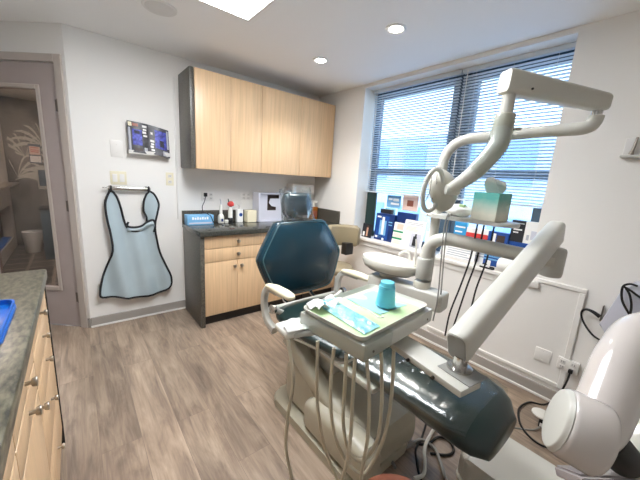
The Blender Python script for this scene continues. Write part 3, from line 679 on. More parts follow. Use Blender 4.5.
leaf('dental_kit_box', 2.205, 1.955, .30, 2.635, .015, .05, 'navy', 'tall dark blue carton with a glowing white picture on the sill', 'box',
     [('panel', .08, .75, .06, .92, 'blue'), ('halo', .25, .62, .2, .75, 'lightblue'), ('white_picture', .37, .5, .22, .88, 'paperwhite'), ('red_mark', .41, .46, .4, .6, 'peach'), ('title', .08, .3, .84, .9, 'paperwhite'), ('lettering', .06, .2, .08, .15, 'paperwhite'), ('lettering', .23, .4, .08, .17, 'lightblue'), ('seal', .45, .56, .02, .1, 'paperwhite'), ('lettering', .72, .92, .7, .74, 'lightblue'), ('lettering', .72, .92, .6, .64, 'lightblue')])
b = B(); box(b, (2.714, 2.05, ZS), (2.748, 2.21, 1.19), .003, 1); single('black_case', b, M['ink'], 'black case standing behind the tall dark blue carton', 'case')
b = B(); box(b, (2.735, 2.31, ZS), (2.752, 2.452, 1.362), .001, 1); single('green_stile_strip', b, M['darkgreen'], 'dark green strip standing in for the window stile in the left corner', 'board')  # made-up upright strip, stands in for the dark window stile
leaf('pamphlet_stand', 1.93, 1.80, .235, 2.60, .03, .012, 'paperwhite', 'white pamphlet with two green bands next to the blue carton', 'pamphlet', [('green_band', 0, 1, .56, .64, 'green'), ('green_band', 0, 1, .25, .33, 'green'), ('picture', .3, .9, .7, .95, 'peach')]+lines(.1, .9, .36, .54, 4, 'peach')+lines(.1, .9, .05, .22, 4, 'peach'))
leaf('brochure', 1.80, 1.565, .285, 2.585, .05, .006, 'paperwhite', 'large white brochure with a small dark figure picture, leaning on the sill', 'brochure', [('picture', .42, .92, .06, .55, 'organiser'), ('figure', .55, .72, .12, .45, 'ink'), ('figure_head', .62, .7, .45, .54, 'ink'), ('picture_base', .45, .9, .07, .12, 'greyink')]+lines(.1, .9, .84, .95, 2, 'greyink')+lines(.1, .7, .62, .8, 4, 'peach'))
leaf('photo_card', 1.545, 1.42, .20, 2.60, .03, .004, 'paperwhite', 'white card with a dark-haired portrait behind the upright post', 'card', [('portrait_hair', .2, .6, .55, .9, 'brown'), ('portrait_face', .45, .68, .45, .8, 'skin_print'), ('red_line', .1, .9, .2, .26, 'red')])
# posters stuck to the glass
XG = XR+.03
def poster(y0, y1, z0, z1, m, label, art):
    t = thing('window_poster', (XG, (y0+y1)/2, z0), label, 'poster')
    pbox('sheet', (XG, min(y0, y1), z0), (XG+.002, max(y0, y1), z1), M[m], t)
    for nm, u0, u1, v0, v1, mm in art:
        ya, yb2 = y0+(y1-y0)*u0, y0+(y1-y0)*u1
        pbox(nm, (XG-.001, min(ya, yb2), z0+(z1-z0)*v0), (XG, max(ya, yb2), z0+(z1-z0)*v1), M[mm], t)
poster(2.19, 2.0, 1.21, 1.35, 'lightblue', 'light blue poster with white lettering stuck to the window', [('lettering', .1, .4, .6, .75, 'paperwhite'), ('lettering', .45, .85, .55, .75, 'paperwhite'), ('lettering', .3, .9, .25, .42, 'paperwhite')])
poster(2.2, 2.06, 1.06, 1.2, 'bluepaper', 'white-blue notice below the light blue window poster', lines(.15, .85, .2, .85, 4, 'lightblue'))
poster(1.975, 1.78, 1.2, 1.362, 'peach', 'pale peach poster stuck to the window', [('drawing', .3, .7, .3, .7, 'terracotta')])
b = B(); box(b, (2.69, 1.72, ZS), (2.735, 1.955, 1.185), .003, 1); single('kit_box', b, M['navy'], 'dark blue carton behind the large white brochure', 'box')
# right of the post
leaf('mailer_box', 1.30, 1.19, .33, 2.66, .01, .03, 'cyan', 'bright blue carton with white lettering behind the delivery arm tube', 'box', [('lettering', .1, .9, .85, .89, 'paperwhite'), ('lettering', .1, .7, .72, .76, 'paperwhite'), ('lettering', .1, .9, .60, .64, 'paperwhite')])
leaf('red_white_box', 1.185, .985, .295, 2.655, .01, .04, 'paperwhite', 'white carton with a broad red band on the sill', 'box', [('red_band', 0, 1, .68, .86, 'red')]+lines(.1, .9, .2, .6, 5))
leaf('sheet_stack', 1.36, 1.05, .215, 2.575, .05, .006, 'paperwhite', 'white printed sheet leaning behind the delivery tube', 'sheet', lines(.2, .9, .08, .9, 9)+[('dark_edge', .02, .06, .1, .8, 'greyink')])
leaf('blue_pack', .985, .835, .30, 2.60, .02, .05, 'blue', 'tall blue pack with white letters beside the red-banded carton', 'box', [('white_letter', .2, .4, .5, .95, 'paperwhite'), ('photo', .45, .85, .55, .92, 'brown'), ('white_letter', .15, .4, .04, .2, 'paperwhite'), ('stripe', .0, 1, .3, .34, 'lightblue'), ('stripe', 0, 1, .22, .26, 'lightblue')])
b = B(); box(b, (2.636, .66, ZS), (2.715, .84, 1.09), .004, 1); single('blue_carton', b, M['blue'], 'low blue carton under the black and white box at the sill end', 'box')
leaf('black_white_box', .835, .745, .165, 2.637, 0, .06, 'ink', 'black carton with white lettering on top of the low blue carton', 'box', [('lettering', .2, .85, .55, .62, 'paperwhite'), ('lettering', .2, .6, .42, .48, 'paperwhite'), ('top_band', .05, .95, .85, .9, 'greyink')], z=1.0905)
leaf('white_box', .742, .655, .165, 2.64, 0, .06, 'paperwhite', 'white carton with grey pictures at the right end of the sill', 'box', [('picture', .5, .9, .2, .6, 'organiser'), ('figure', .2, .4, .15, .4, 'greyink')], z=1.0905)
b = B(); lathe(b, [(.001, 0), (.05, 0), (.055, .01), (.055, .10), (.05, .11), (.03, .112), (.028, .1), (.001, .1)], (2.5795, .80, 0), 24)
for v in b.verts: v.co = Vector((2.5795, .80, ZS+.16))+Matrix.Rotation(PI/2, 3, 'X') @ (v.co-Vector((2.5795, .80, .055)))
bmesh.ops.translate(b, verts=b.verts, vec=(0, 0, -.16+.055)); single('tape_roll', b, M['paperwhite'], 'white roll lying on the sill in front of the low blue carton', 'roll')
b = B(); box(b, (2.72, .655, ZS), (2.752, .74, 1.36), .002, 1); single('grey_stile_strip', b, M['frame'], 'dark grey strip standing in for the window stile in the right corner', 'case')  # made-up strip for the dark stile at this end of the window
t = thing('sill_cable', (2.58, .95, ZS), 'black cable and adapter on the sill under the delivery tube', 'cable')
b = B(); tube(b, [(2.56, .905, ZS+.012), (2.56, .93, ZS+.016), (2.575, .955, ZS+.03), (2.56, .985, ZS+.0085), (2.54, .96, ZS+.0085), (2.538, .92, ZS+.0085), (2.537, .875, ZS+.0085)], .007, 8, 5); obj('cable', b, M['rubber'], t)
pbox('adapter', (2.548, .87, ZS), (2.578, .91, ZS+.025), M['rubber'], t, .003)

# ------------------------------------------------------------------ dental chair (axis along Y, foot towards the viewer)
CX = 1.20
chair = thing('dental_chair', (CX, 1.1, 0), 'teal dental chair with upright back and long film-wrapped leg rest', 'dental chair')
b = B(); prism(b, rrect(.25, .40, .09, 6), lambda u, v, w: (1.158+u, 1.13+v, w), .055, .02, 3); obj('base_plate', b, M['base_m'], chair)
# pedestal body: long housing whose top slopes down to the near end
b = B(); out = []
for y, x0, x1, zt, r in ((1.46, 1.00, 1.42, .30, .05), (1.40, .97, 1.44, .38, .06), (1.10, .97, 1.445, .33, .06), (.82, .975, 1.445, .245, .06), (.765, .985, 1.44, .22, .055), (.74, 1.02, 1.41, .17, .045)):
    hw, hh = (x1-x0)/2, (zt-.04)/2
    out.append([((x0+x1)/2+u, y, .04+hh+v) for u, v in rrect(hw, hh, r, 5)])
rings(b, out); obj('pedestal_housing', b, M['base_m'], chair, 35)
b = B(); out = []
for y, s in ((1.16, .85), (1.12, 1), (.80, 1), (.72, .95), (.69, .75)):
    out.append([(.985+u*s, y, .055+.105*s+v*s) for u, v in rrect(.07, .105, .05, 5)])
rings(b, out); obj('motor_cover', b, M['base_m'], chair, 35)
b = B(); out = []
for z, y, hw, hd in ((.25, 1.32, .12, .16), (.45, 1.26, .115, .15), (.52, 1.24, .14, .2)):
    out.append([(CX+u, y+v, z) for u, v in rrect(hw, hd, .04)])
rings(b, out); obj('lift_column', b, M['cream2'], chair)
b = B(); beam(b, (.985, 1.42, .50), (1.02, .98, .20), .10, .10, .03); obj('lift_arm', b, M['base_m'], chair)
b = B(); box(b, (CX-.2, .75, .50), (CX+.2, 1.55, .535), .012, 2); obj('seat_frame', b, M['cream2'], chair)
def cushion(name, secs, m, par, n=28, pw=2.6):
    """secs: (y, centre x, half width, z bottom, z top) super-elliptic slices with a flatter underside"""
    b = B(); out = []
    for y, cx, hw, zb, zt in secs:
        ring = []
        for j in range(n):
            a = 2*PI*j/n; c, s = math.cos(a), math.sin(a)
            u = math.copysign(abs(c)**(2/pw), c); v = math.copysign(abs(s)**(2/pw), s)
            ring.append((cx+u*hw, y, (zb+zt)/2+v*(zt-zb)/2))
        out.append(ring)
    rings(b, out); return obj(name, b, m, par, 50)
seat = cushion('seat', [(1.60, CX, .18, .56, .61), (1.585, CX, .23, .545, .63), (1.52, CX, .26, .535, .645), (1.40, CX, .275, .53, .645), (1.22, CX, .26, .53, .635), (1.08, CX+.01, .235, .53, .63), (1.0, CX+.02, .225, .53, .625), (.985, CX+.02, .21, .54, .61)], M['vinyl2'], chair)
leg = cushion('leg_rest', [(.99, CX+.03, .19, .52, .60), (.975, CX+.035, .215, .51, .615), (.8, CX+.045, .225, .50, .625), (.6, CX+.055, .23, .485, .625), (.45, CX+.06, .232, .475, .625), (.37, CX+.06, .222, .465, .61), (.33, CX+.06, .20, .455, .59), (.30, CX+.06, .16, .45, .555), (.285, CX+.06, .145, .45, .54)], M['vinyl2'], chair, 32, 2.5)
# clear film over the leg rest, wrinkled
b = B(); out = []
ys = [.99-.0125*i for i in range(52)]
for i, y in enumerate(ys):
    ring = []
    for j in range(25):
        a = PI*(-.12+1.24*j/24); c, s = math.cos(a), math.sin(a)
        u = math.copysign(abs(c)**(2/2.5), c); v = math.copysign(abs(s)**(2/2.5), s)
        k = 1+.014+.008*math.sin(i*.9+j*1.3)*math.sin(j*.8-i*.35)+.004*random.random()
        ring.append((CX+.03+.03*min(1, (1-y)/.5)+u*(.236-.03*max(0, (.42-y)/.07))*k, y, .555+v*.074*k+.004*random.random()))
    out.append(ring)
rings(b, out, False, False); f = obj('film_cover', b, M['film'], leg); f['label'] = 'clear plastic film'
b = B(); out = []
# backrest: six-sided cushion, lying in a plane leaning back
BK = Matrix.Translation((CX+.052, 1.64, .655)) @ Matrix.Rotation(R(-9), 4, 'X')
HEX = [(-.20, 0), (.20, 0), (.27, .04), (.363, .262), (.352, .305), (.222, .515), (.19, .535), (-.19, .535), (-.222, .515), (-.352, .305), (-.363, .262), (-.27, .04)]
HEXS = []
for i in range(len(HEX)):
    p, q, r = HEX[i-1], HEX[i], HEX[(i+1) % len(HEX)]
    for t_ in (.25, .5, .75, 1): HEXS.append((.75*0+(1-t_)**2*((p[0]+q[0])/2)+2*t_*(1-t_)*q[0]+t_*t_*(q[0]+r[0])/2, (1-t_)**2*((p[1]+q[1])/2)+2*t_*(1-t_)*q[1]+t_*t_*(q[1]+r[1])/2))
def hexring(k, d): return [BK @ Vector((u*k, d, .265+(v-.265)*(1-(1-k)*.98))) for u, v in HEXS]
rings(b, [hexring(.3, .075), hexring(.9, .075), hexring(.975, .066), hexring(1, .045), hexring(1, .01), hexring(.975, -.012), hexring(.94, -.018), hexring(.93, -.016), hexring(.85, -.032), hexring(.7, -.044), hexring(.5, -.055), hexring(.3, -.061), hexring(.1, -.063)])
back = obj('backrest', b, M['vinyl'], chair, 60)
b = B(); ring = [p for p in hexring(.937, -.0165)]; tube(b, ring+[ring[0]], .0045, 6, 1); obj('piping', b, M['vinyl_edge'], back)
# headrest
HM = Matrix.Translation((CX+.025, 1.735, 1.195)) @ Matrix.Rotation(R(-14), 4, 'X')
b = B(); out = []
for z, hw, d0, d1 in ((.0, .07, -.02, .03), (.012, .095, -.04, .045), (.05, .112, -.05, .05), (.10, .112, -.045, .05), (.145, .105, -.04, .045), (.172, .095, -.03, .035), (.182, .07, -.01, .02)):
    out.append([HM @ Vector((u, (d0+d1)/2+v, z)) for u, v in rrect(hw, (d1-d0)/2, min(.03, (d1-d0)/2-.003), 5)])
rings(b, out); head = obj('headrest', b, M['vinyl'], chair, 60)
b = B(); out = []
for i in range(11):
    z = -.03+.0235*i; flare = .020 if i > 8 or i == 0 else .010
    ring = []
    for j in range(40):
        a = 2*PI*j/40; c, s = math.cos(a), math.sin(a)
        u = math.copysign(abs(c)**.6, c)*(.118-.0006*i*i*.3+flare*random.random()); v = math.copysign(abs(s)**.6, s)*(.056+flare*random.random())
        ring.append(HM @ Vector((u, v, z+.012*random.random()*(1 if i > 8 else .3))))
    out.append(ring)
rings(b, out, False); f = obj('film_cover', b, M['film_crisp'], head, 12); f['label'] = 'crinkled clear plastic cover'
b = B(); box(b, (CX-.03, 1.76, 1.05), (CX+.03, 1.775, 1.30), .004, 2, Matrix.Translation((0, .045, 0))); obj('headrest_post', b, M['steel'], chair)
b = B(); cyl(b, (CX-.31, 1.60, .615), (CX+.31, 1.60, .615), .016, n=14, bev=.004); obj('pivot_bar', b, M['armmetal'], chair)
for s in (-1, 1):
    b = B(); tube(b, [(CX+s*.12, 1.60, .615), (CX+s*.12, 1.66, .64), (CX+s*.11, 1.72, .72)], .014, 10, 5); obj('back_bracket', b, M['steel'], chair)
for s, nm in ((-1, 'left'), (1, 'right')):
    ax = CX+s*.318
    b = B(); out = []
    # arm: sweeps up from the pivot at the rear, forwards to carry the pad
    pts = smooth_pts([(ax, 1.44, .55), (ax, 1.53, .58), (ax, 1.575, .66), (ax, 1.572, .74), (ax, 1.535, .79), (ax, 1.47, .805), (ax, 1.38, .808)], 5)
    aa = None
    for i, p in enumerate(pts):
        d = (pts[min(i+1, len(pts)-1)]-pts[max(i-1, 0)]).normalized(); n_ = d.cross(Vector((1, 0, 0)))
        k = 1-.25*i/len(pts)
        out.append([p+Vector((1, 0, 0))*u+n_*v for u, v in rrect(.018, .024*k, .008, 3)])
    rings(b, out); arm = obj('armrest', b, M['armmetal'], chair)
    pad = cushion('armrest_pad', [(1.545, ax, .012, .80, .815), (1.535, ax, .022, .795, .825), (1.45, ax, .031, .80, .842), (1.35, ax, .034, .803, .846), (1.29, ax, .031, .805, .842), (1.27, ax, .022, .81, .836), (1.262, ax, .01, .815, .83)], M['armpad'], arm, 20)
    b = B(); cyl(b, (ax-s*.005, 1.50, .665), (ax-s*.035, 1.50, .665), .03, n=20, bev=.006); obj('pivot_cap', b, M['steel'], chair)
    b = B(); beam(b, (ax-s*.02, 1.50, .665), (CX+s*.2, 1.52, .60), .03, .035, .01); obj('arm_link', b, M['armmetal'], chair)

# ------------------------------------------------------------------ cuspidor unit with upright post
PX, PY = 1.45, .80
cu = thing('cuspidor_unit', (PX, PY, 0), 'cream cuspidor unit with white bowl and upright post beside the chair', 'cuspidor')
b = B(); beam(b, (1.375, 1.13, .888), (1.435, .69, .888), .105, .10, .018, bev=.014); obj('support_beam', b, M['cream'], cu)
b = B(); cyl(b, (1.43, 1.0, .30), (1.42, 1.0, .85), .04, n=20); beam(b, (1.30, 1.0, .33), (1.45, 1.0, .33), .08, .07, .02); obj('support_column', b, M['cream2'], cu)
b = B(); lathe(b, [(.001, .93), (.05, .93), (.056, .935), (.056, .965), (.05, .972), (.001, .972)], (1.415, .82, 0), 24, None, .8, .8); obj('post_collar', b, M['cream2'], cu)
b = B(); cyl(b, (1.415, .82, .985), (1.415, .82, 1.10), .040, n=24, bev=.006); obj('post_sleeve', b, M['armmetal'], cu)
b = B(); lathe(b, [(.05, .965), (.12, .985), (.125, .995), (.10, 1.0)], (1.41, 1.045, -.018), 32, None, .72, 1.22); obj('bowl_skirt', b, M['greyhose'], cu)
b = B(); cyl(b, (1.405, 1.045, .92), (1.405, 1.045, .965), .045, n=20); obj('bowl_stem', b, M['cream2'], cu)
b = B(); lathe(b, [(.02, 1.0), (.12, 1.002), (.146, 1.012), (.156, 1.035), (.158, 1.06), (.153, 1.066), (.145, 1.061), (.13, 1.045), (.06, 1.032), (.012, 1.028), (.012, 1.01)], (1.41, 1.045, -.03), 44, None, .72, 1.18); obj('bowl', b, M['ivory'], cu, 60)
b = B(); tube(b, [(1.46, .945, 1.03), (1.46, .945, 1.075), (1.447, .96, 1.097), (1.425, .985, 1.085), (1.42, .99, 1.07)], .007, 8, 5); obj('cup_filler', b, M['porcelain'], cu)
b = B(); tube(b, [(1.46, .91, 1.02), (1.46, .91, 1.13), (1.455, .915, 1.18)], [.008, .006, .003], 8, 4); obj('rinse_spout', b, M['porcelain'], cu)
b = B(); pts = [(PX+.012, PY+.02, .96)]+bend((PX+.012, PY+.02, .96), (PX+.012, PY+.02, 1.70), (1.635, .30, 1.745), .13, 10)+[(1.598, .415, 1.735)]; tube(b, pts, .0245, 18, 1); obj('light_post', b, M['cream'], cu)
b = B(); prism(b, rrect(.075, .21, .06, 6), lambda u, v, w: (PX+.015+u-.02*v, .65+v, 1.318+w), .018, .006, 2); obj('tray_shelf', b, M['armmetal'], cu)
for i, x in enumerate((-.006, .02)):
    b = B(); tube(b, [(PX+x-.05, PY-.09, 1.325), (PX+x-.058, PY-.085, 1.345), (PX+x-.068, PY-.08, 1.28), (PX+x-.07, PY-.09, 1.1), (PX+x-.07, PY-.1, .93), (PX+x-.075, PY-.095, .8+.05*i)], .0036, 8, 6); obj('suction_hose', b, M['greyhose'], cu)
for i, (x, y) in enumerate(((.0, .60), (.012, .575), (.05, .545))):
    b = B(); tube(b, [(PX+x, y, 1.318), (PX+x-.004, y+.005, 1.15), (PX+x-.03, y+.02, 1.0), (PX+x-.05+.02*i, y+.04, .86), (PX-.02, y+.06, .72)], .0042, 8, 6); obj('black_cable', b, M['rubber'], cu)
# tissue box and gauze stand on the shelf
t = thing('tissue_box', (1.452, .556, 1.3365), 'teal and cream cube tissue box on the shelf under the dental light', 'tissue box')
b = B(); obox(b, (1.452, .556, 1.3365+.062), (.112, .112, .124), rz(R(-6)), .002, 1); obj('carton', b, M['tissue_box'], t)
b = B()
sheet(b, lambda u, v: (1.455+.062*(u-.5)*(1+.2*v)+.006*math.sin(v*6)-.01*v, .55-.045*(u-.5)+.014*math.sin(u*9+v*3)*(1-.3*v), 1.3365+.122+.06*v+.010*math.sin(u*4+.5)*v), 12, 8, .001); obj('tissue', b, M['paperwhite'], t)
t = thing('gauze_pack', (1.455, .70, 1.3365), 'crumpled white pack with a yellow-green speck on the light shelf', 'pack')
b = B(); bmesh.ops.create_icosphere(b, subdivisions=3, radius=1)
for v in b.verts:
    c = v.co; v.co = Vector((1.455+c.x*.05, .70+c.y*.07, 1.3365+.028+c.z*.028+.005*math.sin(c.x*9+c.y*7)))
obj('pack', b, M['paperwhite'], t); pbox('yellow_tab', (1.425, .665, 1.383), (1.455, .69, 1.397), M['greenpaper'], t, .003)

# ------------------------------------------------------------------ dental light on its arm
dl = thing('dental_light', (1.66, .30, 1.72), 'cream dental operating light on a folded box arm', 'dental light')
b = B(); tube(b, [(1.598, .415, 1.7348)]+bend((1.615, .36, 1.738), (1.630, .295, 1.74), (1.630, .295, 1.82), .04, 8)+[(1.630, .295, 1.785)], .026, 18, 1); obj('swivel_elbow', b, M['cream'], dl)
b = B(); cyl(b, (1.630, .295, 1.78), (1.630, .295, 1.82), .018, n=14); obj('upper_pivot', b, M['steel'], dl)
b = B(); beam(b, (1.655, .283, 1.836), (1.245, .505, 1.862), .062, .066, .018, .068, .085, .02); obj('spring_arm', b, M['cream'], dl)
for x, y in ((1.325, .46),):
    b = B(); cyl(b, (x-.012, y-.022, 1.838), (x-.0175, y-.0315, 1.838), .004, n=8); obj('screw', b, M['black'], dl)
b = B(); cyl(b, (1.27, .49, 1.83), (1.27, .49, 1.62), .022, n=18); obj('drop_tube', b, M['cream'], dl)
b = B(); cyl(b, (1.27, .49, 1.755), (1.27, .495, 1.67), .034, .036, 20, .006); obj('tube_sleeve', b, M['cream2'], dl)
b = B(); cyl(b, (1.28, .475, 1.70), (1.30, .44, 1.70), .006, n=8); obj('locking_pin', b, M['steel'], dl)
b = B(); tube(b, [(1.265, .495, 1.70), (1.258, .49, 1.655), (1.245, .505, 1.61), (1.232, .56, 1.53), (1.23, .64, 1.468)], [.034, .034, .034, .031, .022], 16, 6); obj('yoke_arm', b, M['armmetal'], dl)
b = B(); tube(b, [(1.268, .495, 1.745), (1.26, .492, 1.66), (1.245, .51, 1.60), (1.234, .555, 1.54)], [.037, .039, .039, .036], 14, 5, False); f = obj('film_sleeve', b, M['film'], dl); f['label'] = 'clear plastic sleeve'
# head: dish facing the chair back, seen from behind
HD = Vector((1.29, .70, 1.462)); dn = Vector((.0, .92, -.3)).normalized(); a_, b_ = frame_of(dn)
LM = Matrix((a_, b_, dn)).transposed()
b = B(); lathe(b, [(.001, -.045), (.03, -.045), (.055, -.035), (.078, -.01), (.085, .015), (.085, .03), (.08, .034), (.06, .02), (.001, .012)], HD, 36, LM, .9, 1.15); obj('lamp_head', b, M['cream2'], dl, 50)
b = B(); lathe(b, [(.001, .025), (.076, .027), (.078, .031), (.001, .033)], HD, 30, LM, .9, 1.15); obj('lens', b, M['glass'], dl)
b = B(); tube(b, [HD-dn*.03, HD-dn*.07, Vector((1.235, .63, 1.47))], .014, 10, 4); obj('neck', b, M['cream2'], dl)
b = B(); cyl(b, (1.215, .655, 1.462), (1.255, .615, 1.462), .022, n=16, bev=.004); obj('tilt_joint', b, M['armmetal'], dl)
# big loop handle at the left of the head
hc = Vector((1.212, .712, 1.455)); hu = Vector((.72, -.5, 0)).normalized(); hv = Vector((0, -.1, 1)).normalized()
b = B(); pts = [hc+hu*(.040*math.cos(R(a)))+hv*(.092*math.sin(R(a))) for a in range(20, 345, 15)]; tube(b, pts, .0105, 12, 1); obj('handle', b, M['armmetal'], dl)
for k in (0, 1, 2):
    b = B(); q = hc+hu*(-.02+.025*k); tube(b, [q-hv*.05, q+hu*.01, q+hv*.07], .0022, 6, 4); obj('wire_guard', b, M['steel'], dl)

# ------------------------------------------------------------------ delivery unit: tube, spring arm, head with tray and hoses
du = thing('delivery_unit', (PX, PY, 1.10), 'cream over-patient delivery unit with spring arm and hanging hoses', 'delivery unit')
b = B(); pts = [(1.415, .82, .99)]+bend((1.415, .82, .99), (1.42, .82, 1.225), (1.50, .36, 1.20), .13, 12)+[(1.515, .30, 1.197)]; tube(b, pts, .032, 22, 1); obj('support_tube', b, M['cream'], du)
b = B(); cyl(b, (1.53, .31, 1.13), (1.53, .31, 1.255), .042, n=24, bev=.012); obj('elbow_hub', b, M['armmetal'], du)
b = B(); beam(b, (.785, .325, 1.038), (1.555, .325, 1.318), .062, .096, .02, .064, .10, .012); obj('spring_arm', b, M['cream'], du)
b = B(); beam(b, (.788, .325, 1.0392), (.782, .325, 1.037), .05, .082, .016, bev=.001); obj('arm_end_cap', b, M['greyhose'], du)
b = B(); cyl(b, (.806, .318, .965), (.806, .318, 1.01), .019, n=20); obj('arm_pivot', b, M['steel'], du)
b = B(); lathe(b, [(.02, .988), (.034, .988), (.034, .994), (.02, .996)], (.806, .318, -.017), 24); obj('pivot_ring', b, M['steel'], du)
TA = R(5); TC = Vector((.752, .622, 0)); TM = Matrix.Translation(TC) @ Matrix.Rotation(TA, 4, 'Z')
b = B(); obox(b, (0, .012, .004), (.088, .325, .020), None, .003, 2)
for v in b.verts: v.co = Matrix.Translation((.782, .41, .955)) @ Matrix.Rotation(R(-9), 4, 'Z') @ v.co
mount = obj('mount_bar', b, M['cream'], du)
b = B(); box(b, (-.042, -.05, 0), (.042, .05, .0025), .001, 1, Matrix.Translation((.797, .305, .9695)) @ Matrix.Rotation(R(-9), 4, 'Z')); obj('cover_plate', b, M['greyhose'], mount)
for x, y in ((.725, .35), (.739, .44)):
    b = B(); cyl(b, (x-.004, y, .955), (x+.006, y, .955), .005, n=8); obj('screw', b, M['black'], mount)
b = B(); box(b, (-.197, -.138, .992), (.203, .13, 1.042), .006, 2, TM); obj('control_head', b, M['cream'], du)
b = B(); box(b, (-.15, -.10, .962), (.15, .09, .996), .01, 2, TM); obj('head_underside', b, M['cream2'], du)
for u in (-.155, .165):
    b = B(); p = TM @ Vector((u, -.137, 1.012)); q = TM @ Vector((u, -.1395, 1.012)); cyl(b, p, q, .004, n=8); obj('screw', b, M['iron'], du)
b = B(); box(b, (-.2, -.141, .988), (-.06, .133, 1.0445), .008, 2, TM); 
for v in b.verts: v.co += Vector((random.uniform(-.0015, .0015), random.uniform(-.0015, .0015), random.uniform(-.001, .001)))
f = obj('film_wrap', b, M['film'], du, 15); f['label'] = 'clear plastic wrap'
# handpiece holder at the far left of the head
b = B(); box(b, (-.05, -.04, 0), (.05, .045, .026), .01, 3, Matrix.Translation((.523, .735, .975)) @ Matrix.Rotation(R(-4), 4, 'Z')); obj('handpiece_holder', b, M['porcelain'], du)
b = B(); beam(b, (.50, .705, .985), (.60, .665, .99), .02, .018, .006); obj('holder_arm', b, M['armmetal'], du)
HOSES = [
 [(0.471, 0.690, 0.985), (0.466, 0.647, 0.874), (0.458, 0.653, 0.751), (0.456, 0.655, 0.64), (0.47, 0.645, 0.544), (0.49, 0.625, 0.455), (.52, .575, .43), (0.553, 0.515, 0.51), (0.562, 0.493, 0.624), (0.57, 0.49, 0.733), (0.574, 0.50, 0.868), (0.585, 0.515, .985)],
 [(0.537, 0.627, .99), (0.542, 0.624, 0.856), (0.549, 0.618, 0.749), (0.57, 0.6, 0.618), (0.598, 0.567, 0.515), (0.612, 0.52, 0.47), (0.611, 0.473, 0.53), (0.613, 0.469, 0.612), (0.617, 0.465, 0.723), (0.618, 0.475, 0.859), (0.625, 0.51, .985)],
 [(0.553, 0.571, .99), (0.552, 0.572, 0.884), (0.557, 0.567, 0.781), (0.573, 0.551, 0.676), (0.602, 0.523, 0.599), (0.639, 0.487, 0.561), (0.673, 0.475, 0.599), (0.693, 0.458, 0.7), (0.699, 0.455, 0.842), (0.705, 0.47, 0.985)],
 [(0.564, 0.53, .99), (0.562, 0.523, 0.894), (0.564, 0.52, 0.777), (0.58, 0.504, 0.675), (0.606, 0.488, 0.637), (0.634, 0.47, 0.646), (0.655, 0.455, 0.716), (0.66, 0.46, 0.836), (0.67, 0.49, 0.985)]]
for h in HOSES:
    b = B(); tube(b, h, .0056, 9, 6); obj('hose', b, M['hose'], du)
b = B(); tube(b, [(.50, .70, .975), (.56, .66, .94), (.62, .60, .90), (.70, .58, .93), (.74, .58, .985)], .004, 8, 5); obj('supply_line', b, M['porcelain'], du)
# the tray lies on the head, with its paper, bib, cup and pouch
def tp(u, v, z): return TM @ Vector((u, v, z))
t = thing('instrument_tray', tuple(tp(-.01, .0, 1.0425)), 'rectangular cream plastic tray on the delivery head', 'tray')
b = B(); P0 = rrect(.193, .128, .024, 5)
rings(b, [[tp(u*k-.005, w*k+.0, z) for u, w in P0] for k, z in ((.93, 1.0425), (.95, 1.0425), (.99, 1.054), (1.0, 1.058), (1.0, 1.0605), (.985, 1.0605), (.945, 1.047), (.93, 1.0455))]); obj('tray_pan', b, M['cream'], t)
b = B(); box(b, (-.175, -.112, 1.0462), (.165, .112, 1.0468), 0, 1, TM); single('tray_liner', b, M['greenpaper'], 'pale green paper liner lying in the instrument tray', 'paper')
b = B(); sheet(b, lambda u, v: tp(-.012+.155*u+.012*v, -.055+.155*v-.012*u, 1.0482+.003*math.sin(u*5)*math.sin(v*4)+.002*math.sin(u*9+1)), 14, 14, .0012)
single('paper_bib', b, M['bluepaper'], 'folded pale blue paper bib under the turquoise cup', 'bib')
t = thing('plastic_cup', (.815, .600, 1.0525), 'turquoise plastic cup upside down on the paper bib', 'cup')
cc = (.815, .600, 1.0535)
b = B(); lathe(b, [(.0335, 0), (.0350, .002), (.0350, .005), (.0335, .006), (.0325, .02), (.0285, .055), (.0245, .082), (.0235, .086), (.021, .087), (.001, .0865)], cc, 36); obj('body', b, M['cup'], t, 50)
for z, r in ((.066, .0278), (.072, .0268)):
    b = B(); lathe(b, [(r-.001, z-.0015), (r+.0006, z), (r-.001, z+.0015)], cc, 36, None, 1, 1, False); obj('rib', b, M['cup'], t)
t = thing('mask_pouch', tuple(tp(-.09, 0, 1.05)), 'blue crinkled pouch lying along the left of the tray', 'pouch')
b = B()
def pch(u, v):
    x = -.148+.078*u-.010*v+.035*(1-v)*.6; y = .118-.222*v
    edge = min(u, 1-u, v, 1-v); puff = min(1, edge*6)
    return tp(x, y, 1.0485+.002+.010*puff*(.6+.5*math.sin(u*14+v*7)*math.sin(v*31-u*6)+.25*math.sin(u*23-v*19))+(.012*(v < .12)))
sheet(b, pch, 16, 30, .0012); obj('film', b, M['pouch'], t, 70)
b = B(); sheet(b, lambda u, v: tp(-.172+.11*u, .068+.062*v, 1.064+.015*math.sin(u*8+v*3)*math.sin(v*5+1)), 14, 8, .001); obj('paper_end', b, M['paperwhite'], t, 70)
b = B(); tube(b, [tp(-.04, -.08, 1.066), tp(-.052, -.095, 1.068), tp(-.066, -.085, 1.067), tp(-.055, -.06, 1.066), tp(-.045, -.02, 1.066), tp(-.06, .03, 1.066)], .0022, 6, 5); obj('ear_loop', b, M['porcelain'], t)
b = B(); sheet(b, lambda u, v: (.475+.11*u+.01*v, .70+.07*v-.02*u, 1.004+.01*math.sin(u*9+v*4)*math.sin(v*7)), 14, 10, .001); single('tissue_sheet', b, M['paperwhite'], 'crumpled white tissue on the white handpiece holder', 'tissue', smooth=70)
